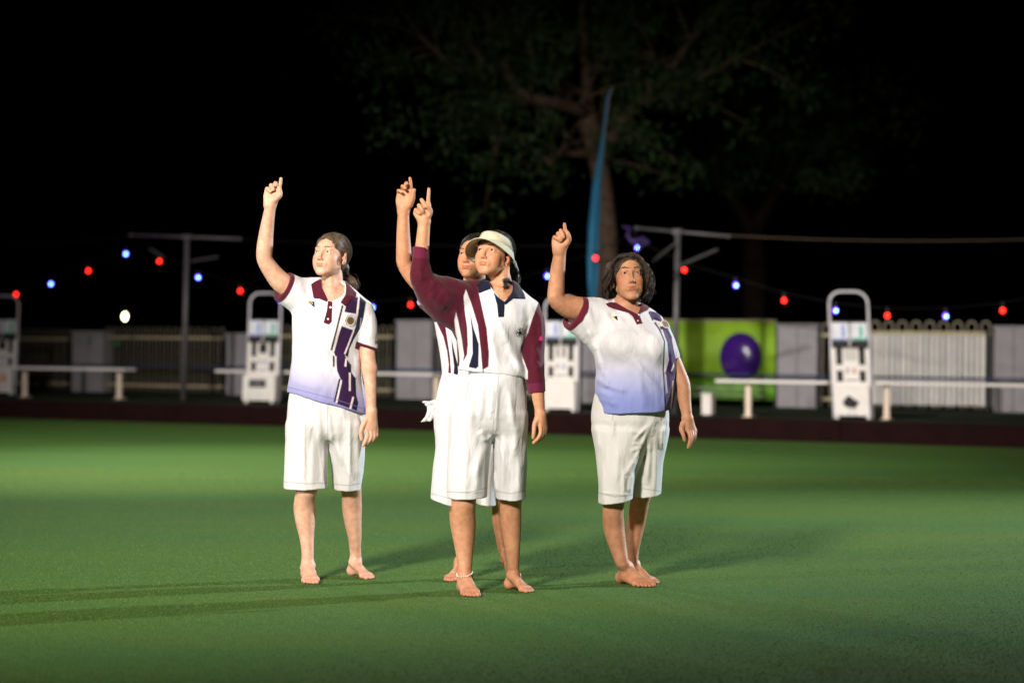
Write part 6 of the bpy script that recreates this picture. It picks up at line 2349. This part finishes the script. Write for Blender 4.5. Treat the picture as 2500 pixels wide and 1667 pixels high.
# ---------------------------------------------------------------- fourth woman, on the right
def woman_right():
    P = Person(11.4)
    c5, c6 = Crop(1320, 500, 2.6125), Crop(1400, 950, 2.957)
    f3, h5, h6 = Crop(1440, 600, 8.711), Crop(1330, 530, 17.42), Crop(1640, 960, 9.8)
    t3 = Crop(1480, 1320, 11.2)
    root = thing('person', at(1545, 1425, 11.4) * [1, 1, 0], 'barefoot woman with loose dark shoulder-length hair and lilac-hemmed polo, rightmost of the group', 'person', 'bowlers pointing upwards')
    H = Head(P.w((1535.5, 677)), -4, 14, -2, scale=(1.0, 1.02, 1.0), low=1.16, lid=0.0046)
    F = Field()
    H.build(F, age=1, nose=1.1)
    F.cap(H.w(0, 0.020, -0.045), P.w(f3(800, 1230), 0.02), 0.052, 0.053, 0.02)
    F.cap(P.w(f3(800, 1230), 0.02), P.w(c5(590, 740), 0.03), 0.053, 0.065, 0.02)
    tr = [(640, 480, 640, 0.075, 0.03), (690, 400, 700, 0.095, 0.02), (750, 355, 765, 0.118, 0.0), (830, 335, 820, 0.138, -0.01), (900, 340, 845, 0.148, -0.02), (1000, 362, 862, 0.150, -0.01),
          (1100, 350, 872, 0.150, -0.01), (1200, 338, 865, 0.152, -0.02), (1260, 350, 850, 0.150, -0.02), (1330, 360, 835, 0.148, -0.02), (1400, 360, 825, 0.145, -0.02)]
    fn, c, R = loft(P.rows(c5, [(y, L + 14 + (60 if y > 1220 else 0), Rr - 14 - (60 if y > 1220 else 0), b - (0.04 if y > 1220 else 0), d) for y, L, Rr, b, d in tr]), shrink=0.012)
    F.op('u', fn, c, R, 0.03)
    p, r = P.pts(c5, [(345, 700, 0.01, 0.060), (480, 680, 0.02, 0.055), (610, 715, 0.02, 0.050), (735, 800, 0.01, 0.046)])
    F.chain(p, r, 0.03)
    p, r = P.pts(c5, [(345, 700, 0, 0.062), (240, 665, -0.03, 0.058), (165, 645, -0.05, 0.052), (102, 600, -0.08, 0.0415), (101, 520, -0.09, 0.0385), (109, 420, -0.10, 0.0345), (120, 330, -0.11, 0.0295), (124, 285, -0.115, 0.0270)])
    F.chain(p, r, 0.014)
    p, r = P.pts(c5, [(765, 820, 0, 0.046), (815, 940, 0, 0.043), (868, 1060, -0.01, 0.039), (905, 1150, -0.02, 0.0365), (918, 1250, -0.03, 0.0305), (930, 1320, -0.04, 0.0255), (934, 1350, -0.04, 0.024)])
    F.chain(p, r, 0.015)
    fingers(P, F, h5, [
        [(620, 1430, -.115, .0265), (860, 1150, -.12, .019), (960, 870, -.122, .0125), (900, 700, -.12, .0105)],
        [(620, 1430, -.115, .0265), (700, 1100, -.12, .019), (760, 800, -.118, .0120)],
        [(600, 1430, -.115, .0265), (540, 1120, -.12, .018), (580, 850, -.118, .0115)],
        [(590, 1430, -.115, .0250), (440, 1150, -.12, .0165), (410, 930, -.116, .0112)]], 0.010)
    fingers(P, F, h5, [
        [(915, 800, -.122, .0105), (880, 600, -.130, .0088), (850, 450, -.135, .0084), (838, 300, -.14, .0074)],
        [(760, 800, -.118, .0105), (680, 570, -.135, .0092), (760, 700, -.152, .0084), (810, 860, -.155, .0076)],
        [(590, 860, -.118, .0102), (560, 700, -.138, .0094), (650, 830, -.154, .0084), (720, 970, -.152, .0076)],
        [(420, 940, -.116, .0098), (420, 850, -.138, .0092), (540, 930, -.152, .0080), (660, 1030, -.148, .0072)],
        [(760, 1250, -.125, .0190), (960, 1060, -.135, .0150), (1030, 900, -.143, .0115), (985, 720, -.148, .0095), (935, 620, -.145, .0082)]])
    fingers(P, F, h6, [
        [(370, 620, -.045, .0225), (350, 850, -.055, .0130)], [(375, 620, -.045, .0225), (430, 870, -.05, .0125)],
        [(380, 620, -.045, .0220), (500, 880, -.04, .0118)], [(390, 620, -.04, .0210), (550, 890, -.025, .0110)]], 0.012)
    fingers(P, F, h6, [
        [(380, 850, -.055, .0108), (435, 1000, -.07, .0095), (440, 1130, -.075, .0088), (395, 1290, -.07, .0078)],
        [(440, 870, -.05, .0108), (490, 1010, -.062, .0093), (470, 1140, -.065, .0086), (430, 1260, -.058, .0076)],
        [(505, 880, -.04, .0100), (540, 1010, -.050, .0088), (520, 1110, -.050, .0080), (480, 1200, -.044, .0070)],
        [(555, 890, -.025, .0092), (562, 1000, -.033, .0080), (550, 1080, -.032, .0072), (530, 1130, -.03, .0064)],
        [(280, 720, -.055, .0150), (235, 850, -.068, .0125), (280, 990, -.075, .0100), (305, 1120, -.073, .0082)]])
    A1, A2 = at(*c6(382, 1345), 11.42), at(*c6(436, 1320), 11.56)
    A1[2], A2[2] = 0.085, 0.085
    p, r = P.pts(c6, [(330, 450, -0.02, 0.090), (300, 700, -0.03, 0.064), (288, 830, -0.03, 0.0545), (285, 900, -0.02, 0.0535), (290, 980, 0.0, 0.0545), (303, 1060, 0.0, 0.050), (325, 1150, 0.0, 0.0425), (352, 1250, -0.01, 0.0345)])
    F.chain(p + [A1], slim(r) + [0.030], 0.02)
    p, r = P.pts(c6, [(520, 450, 0.05, 0.088), (500, 680, 0.10, 0.060), (482, 790, 0.12, 0.050), (470, 860, 0.14, 0.0485), (452, 960, 0.16, 0.0475), (436, 1060, 0.16, 0.042), (428, 1160, 0.16, 0.033), (428, 1240, 0.15, 0.0285)])
    F.chain(p + [A2], slim(r) + [0.0285], 0.02)
    foot(F, A1, 34, 1, 0.95)
    foot(F, A2, 40, -1, 0.93)
    lo, hi = bounds([P.w(c5(20, 100), -0.35), P.w(c6(980, 1460), 0.4)], 0.03)
    lo[2] = -0.02
    finish_body(P, H, F, root, (0.55, 0.29, 0.165), lo, hi)
    H.parts(root, MAT['hair_dark'], (0.04, 0.03, 0.02), gaze=(0.05, -1, -0.12), brow=0.0018, brow_lift=0.001)
    MB().ball(H.w(-0.0775, 0.002, -0.0385), 0.0048, 10, 7).build('earring', MAT['pearl'], root, True)
    # ring on the finger of the raised hand
    q = P.w(h5(612, 790), -.147)
    ax = P.w(h5(650, 830), -.154) - P.w(h5(560, 700), -.138)
    ax /= np.linalg.norm(ax)
    e1 = np.cross(ax, (0, 0, 1))
    e1 /= np.linalg.norm(e1)
    e2 = np.cross(ax, e1)
    MB().tube([q + 0.0102 * (math.cos(t) * e1 + math.sin(t) * e2) for t in np.linspace(0, 2 * PI, 19)[:-1]], 0.0016, 6, True).build('finger_ring', MAT['gold'], root, True)
    # ---- shirt
    S = Field()
    fn, c, R = loft(P.rows(c5, tr))
    S.op('u', fn, c, R, 0.02)
    p, r = P.pts(c5, [(345, 705, 0.01, 0.076), (470, 678, 0.02, 0.060), (600, 700, 0.03, 0.056), (680, 735, 0.03, 0.054), (748, 795, 0.01, 0.054)])
    S.chain(p, r, 0.03)
    d1, n1 = make_sleeve(S, P, c5, [[(370, 740, 0, 0.095), (290, 700, -0.02, 0.078), (190, 670, -0.04, 0.070)], [(370, 830, 0, 0.075), (270, 770, -0.02, 0.060), (170, 720, -0.03, 0.050)]],
                         (208, 682), -0.03, P.w(c5(160, 655), -0.05) - P.w(c5(208, 682), -0.03), 0.062, (280, 740), 0.03)
    d2, n2 = make_sleeve(S, P, c5, [[(752, 800, 0, 0.055), (788, 880, 0, 0.052), (822, 975, 0, 0.050), (848, 1060, 0, 0.049)]], (836, 1005), 0, (0.34, 0, -1.0), 0.043, (805, 900), 0.012)
    p, r = P.pts(c5, [(510, 890, -0.125, 0.055), (520, 900, -0.125, 0.055)])
    S.chain(p, r, 0.06)
    p, r = P.pts(c5, [(700, 900, -0.120, 0.058), (710, 905, -0.120, 0.058)])
    S.chain(p, r, 0.06)
    vneck = poly(c5, [(478, 540), (474, 612), (500, 636), (560, 665), (604, 690), (618, 692), (634, 664), (642, 620), (636, 540)])
    S.op('s', prism_carve(P, vneck, P.Y - 0.01), None, None, 0.003)
    # hem: bowed across the belly
    h1_, h2_ = P.w(c5(335, 1285), 0), P.w(c5(835, 1330), 0)
    S.plane(P.w(c5(560, 1322), -0.1), (0.055, 0.10, -1.0), 0.003)
    F3 = [(*c5(a, b), *c5(c_, d), w_, am) for a, b, c_, d, w_, am in (
        (430, 650, 540, 760, 7, .006), (470, 650, 600, 730, 6, .005), (400, 660, 480, 800, 8, .006), (280, 640, 370, 830, 9, .008), (250, 700, 330, 850, 9, .009), (330, 880, 380, 1050, 10, .010), (300, 800, 350, 930, 8, .008),
        (350, 1100, 440, 1160, 8, .010), (380, 1140, 560, 1190, 7, .007), (360, 1180, 470, 1240, 8, .008), (400, 1060, 440, 1140, 8, .007), (600, 980, 790, 1240, 10, .007), (620, 1000, 660, 1300, 9, .004),
        (560, 950, 760, 1180, 9, .005), (790, 1040, 800, 1320, 6, .006), (740, 700, 800, 850, 7, .006), (830, 900, 850, 1100, 7, .007), (370, 1230, 500, 1280, 7, .005), (640, 800, 790, 860, 12, .003))]
    S.post += [folds(P, F3), ripple(14, 0.0035, 17, (1, 1, 0.6)), ripple(40, 0.0014, 18, (1, 1, 0.8))]
    L = [lavender(c5, 880, 1300, (0.25, 0.30, 0.68), 1.0),
         (poly(c5, [(692, 676), (765, 690), (802, 722), (800, 748), (765, 745), (716, 730)]), (0.034, 0.007, 0.085)),
         (poly(c5, [(758, 778), (800, 768), (836, 840), (866, 950), (872, 1020), (850, 1100), (866, 1180), (845, 1345), (788, 1345), (798, 1200), (795, 1075), (818, 985), (806, 875)]), (0.034, 0.007, 0.085)),
         (poly(c5, [(850, 1020), (885, 1010), (884, 1200), (858, 1190)]), NAVY),
         (band(c5, 690, 682, 716, 738, 9), BLACK), (band(c5, 762, 692, 782, 742, 9), PINKISH), (band(c5, 786, 700, 806, 748, 9), NAVY),
         (band(c5, 726, 750, 762, 800, 9), BLACK), (band(c5, 758, 795, 790, 870, 9), BLACK), (band(c5, 790, 868, 781, 1060, 9), BLACK), (band(c5, 783, 1060, 797, 1330, 8), BLACK),
         (band(c5, 772, 796, 803, 880, 9), PINKISH), (band(c5, 803, 880, 792, 1060, 9), PINKISH), (band(c5, 797, 1080, 806, 1200, 5), PINKISH), (band(c5, 840, 850, 866, 985, 9), PINKISH), (band(c5, 862, 990, 834, 1062, 9), PINKISH), (band(c5, 846, 1120, 832, 1300, 7), PINKISH),
         (hem_band(d1, n1, 0.020, 0.12), (0.12, 0.008, 0.022)), (hem_band(d2, n2, 0.014, 0.08), MAROON)]
    lo, hi = bounds([P.w(c5(120, 560), -0.25), P.w(c5(920, 1400), 0.2)], 0.02)
    shirt, tri = cloth_object(P, 'polo_shirt', S, lo, hi, 0.0036, MAT['cloth'], root, WHITE, L)
    Sf = S.fn()
    St = Field()
    St.cap(P.w(c5(560, 610), 0.03), P.w(c5(560, 665), 0.03), 0.064, 0.084, 0.01)
    shapes = [poly(c5, [(414, 632), (440, 620), (480, 622), (510, 640), (560, 668), (606, 690), (614, 700), (602, 726), (560, 690), (510, 676), (470, 664), (430, 650)]),
              poly(c5, [(608, 700), (622, 690), (636, 660), (640, 628), (664, 634), (694, 654), (680, 672), (640, 690), (622, 716)])]
    lo, hi = bounds([P.w(c5(390, 590), -0.2), P.w(c5(710, 780), 0.16)], 0.01)
    cloth_object(P, 'collar', overlay(P, Sf, shapes, 0.007, 0.12, St.fn()), lo, hi, 0.0034, MAT['cloth'], root, (0.10, 0.008, 0.022), [])
    pl = [poly(c5, [(560, 682), (606, 690), (630, 700), (652, 756), (612, 764), (588, 716)])]
    _, tp = cloth_object(P, 'placket', overlay(P, Sf, pl, 0.004, 0.0), lo, hi, 0.003, MAT['cloth'], root, (0.10, 0.008, 0.022), [])
    button(tp, c5(625, 702), 0.0052, MAT['pearl'], root)
    button(tp, c5(620, 740), 0.0042, MAT['button'], root)
    crest(tri, c5(792, 762), 0.024, root)
    p, n = on_surface(tri, c5(476, 722))
    ex, ez = decal_frame(n)
    MB().prism([(-.014, .008), (.008, .010), (.016, -.016), (0, -.004)], p, ex, ez, 0.002, n).build('badge', MAT['black_print'], root)
    MB().prism([(-.017, .010), (-.005, .010), (-.002, .001), (-.012, -.003)], p - ex * .001, ex, ez, 0.003, n).build('badge_edge', MAT['yellow_print'], root)
    # ---- shorts
    hips = [(-20, 165, 640, 0.126, -0.02), (40, 150, 655, 0.130, -0.02), (100, 138, 674, 0.136, -0.01), (170, 126, 690, 0.140, 0.0), (230, 124, 690, 0.138, 0.0), (300, 136, 683, 0.125, 0.01), (400, 160, 665, 0.10, 0.02)]
    legs = [([(280, 135, 560, 0.135, 0.0), (400, 152, 530, 0.125, -0.01), (500, 164, 490, 0.118, -0.02), (600, 175, 455, 0.112, -0.03), (700, 184, 438, 0.108, -0.03), (790, 178, 430, 0.108, -0.03), (880, 176, 428, 0.108, -0.03)], P.w(c6(300, 800), -0.03), (0.15, 0.10, -1)),
            ([(280, 480, 684, 0.125, 0.04), (400, 440, 676, 0.115, 0.07), (500, 425, 652, 0.11, 0.08), (600, 425, 642, 0.105, 0.09), (680, 432, 636, 0.1, 0.10), (850, 450, 628, 0.1, 0.10)], P.w(c6(575, 754), 0.10), (0.10, 0.1, -1))]
    seg = [(580, 200, 430, 560, 6, .008), (600, 200, 560, 340, 6, .006), (545, 250, 470, 350, 5, .005), (520, 280, 430, 380, 5, .005), (480, 420, 410, 450, 5, .005), (450, 500, 380, 620, 7, .007), (430, 600, 400, 760, 6, .006),
           (290, 200, 280, 360, 4, .005), (240, 260, 250, 600, 9, .004), (330, 400, 300, 780, 9, .005), (560, 350, 530, 700, 7, .008), (600, 300, 590, 740, 7, .006), (650, 260, 640, 440, 5, .007), (200, 500, 215, 780, 8, .005),
           (370, 560, 360, 790, 7, .005), (160, 250, 180, 450, 7, .006), (400, 300, 500, 320, 5, .004), (420, 390, 500, 400, 4, .004), (180, 745, 430, 765, 3, .002)]
    lo, hi = bounds([P.w(c6(90, -60), -0.22), P.w(c6(730, 880), 0.28)], 0.02)
    make_shorts(P, root, c6, hips, legs, seg, lo, hi, (0.70, 0.695, 0.69), 21, seams=((176, 745, 300, 776), (300, 776, 432, 760), (500, 716, 632, 736), (290, 160, 284, 206), (284, 206, 280, 230), (600, 180, 570, 260), (570, 260, 530, 360), (676, 230, 662, 330)))
    # ---- hair
    G = Field()
    hair_cap(H, G, c=(0, 0.020, 0.034), r=(0.084, 0.102, 0.082), mask=(0.067, 0.078, 0.096), mc=(0.001, -0.094, -0.020))
    mm = P.m / 8.711
    for x, y, r, dy in ((490, 400, 100, .0), (450, 500, 100, .01), (410, 620, 105, .02), (375, 760, 110, .03), (350, 900, 115, .04), (350, 1030, 110, .04), (400, 1120, 95, .04),
                        (1100, 340, 95, .0), (1170, 450, 100, .02), (1215, 600, 100, .02), (1225, 760, 100, .03), (1215, 900, 105, .03), (1200, 1010, 100, .04), (1150, 1100, 90, .04),
                        (820, 780, 400, .10), (800, 960, 370, .11)):
        G.ball(P.w(f3(x, y), dy), r * mm, 0.02)
    G.post += [ripple(34, 0.0055, 3, (1, 1, 0.7)), ripple(90, 0.003, 6, (1, 1, 0.4))]
    lo, hi = bounds([P.w(f3(60, 60), -0.2), P.w(f3(1500, 1400), 0.25)], 0.02)
    V, Q = polygonise(G, lo, hi, 0.0034)
    link('hair', raw_mesh('hair', V - np.array(PARENT_AT[root.name]), Q), MAT['hair_greying'], root)
    st = []
    parting = (-0.004, -0.050, 0.118)
    for sd in (-1, 1):
        kp = lambda d, sd=sd: d[0] * sd > -0.05 and d[2] > 0.0 and not (d[1] < -0.60 and d[2] < 0.80)
        for pth in comb(H, (sd * 0.080, 0.010, -0.050), 0, 0, 330, c=(0, 0.020, 0.034), ry=(0.086, 0.104, 0.085), keep=kp, jit=0.008):
            st.append(pth)
    lockn = 46
    locks = []
    for k in range(lockn):
        side = -1 if k % 2 else 1
        locks.append((side, rng.normal() * 1.0, rng.uniform(-0.03, 0.07), rng.uniform(0, 6), rng.uniform(3.0, 5.0), rng.uniform(-60, 70), rng.uniform(0.74, 1.06)))
    for k in range(1500):
        side, j, dy0, ph, fr, spread, stop = locks[rng.integers(0, lockn)]
        if side < 0:
            ctl = [(790, 205), (600, 250), (455, 390), (385, 590), (325, 790), (290, 970), (330, 1170)]
        else:
            ctl = [(850, 195), (1060, 265), (1190, 430), (1265, 620), (1300, 800), (1290, 970), (1230, 1150)]
        e = rng.normal(size=4) * np.array([16, 14, 0.010, 0.15])
        loose = rng.random() < 0.12
        if loose:
            e[:2] *= 2.6
        pts_ = []
        st_ = stop + rng.uniform(-0.05, 0.05)
        for i, t in enumerate(np.linspace(0, st_, 16)):
            q = min(t, 1) * 6
            i0 = min(int(q), 5)
            a_ = np.array(ctl[i0], float) * (1 - (q - i0)) + np.array(ctl[i0 + 1], float) * (q - i0)
            if t > 1:
                a_ = a_ + (t - 1) * np.array([40 * side, 900])
            wv = min(1.0, 1.6 * t)
            a_ = a_ + np.array([side * (spread * t - abs(j) * 40 * t) + 40 * wv * math.sin(fr * 2.4 * t + ph + e[3]) + e[0] * wv, 12 * j * (1 - t) + e[1] * wv])
            pts_.append(P.w(f3(*a_), -0.055 + 0.040 * min(1, 3 * t) + (dy0 + e[2]) * wv + 0.012 * wv * math.cos(fr * 2.4 * t + ph)))
        st.append(pts_)
    strands('hair_strands', MAT['hair_greying'], root, st, 0.0011)
    return root


woman_left()
woman_visor()
woman_behind()
woman_right()
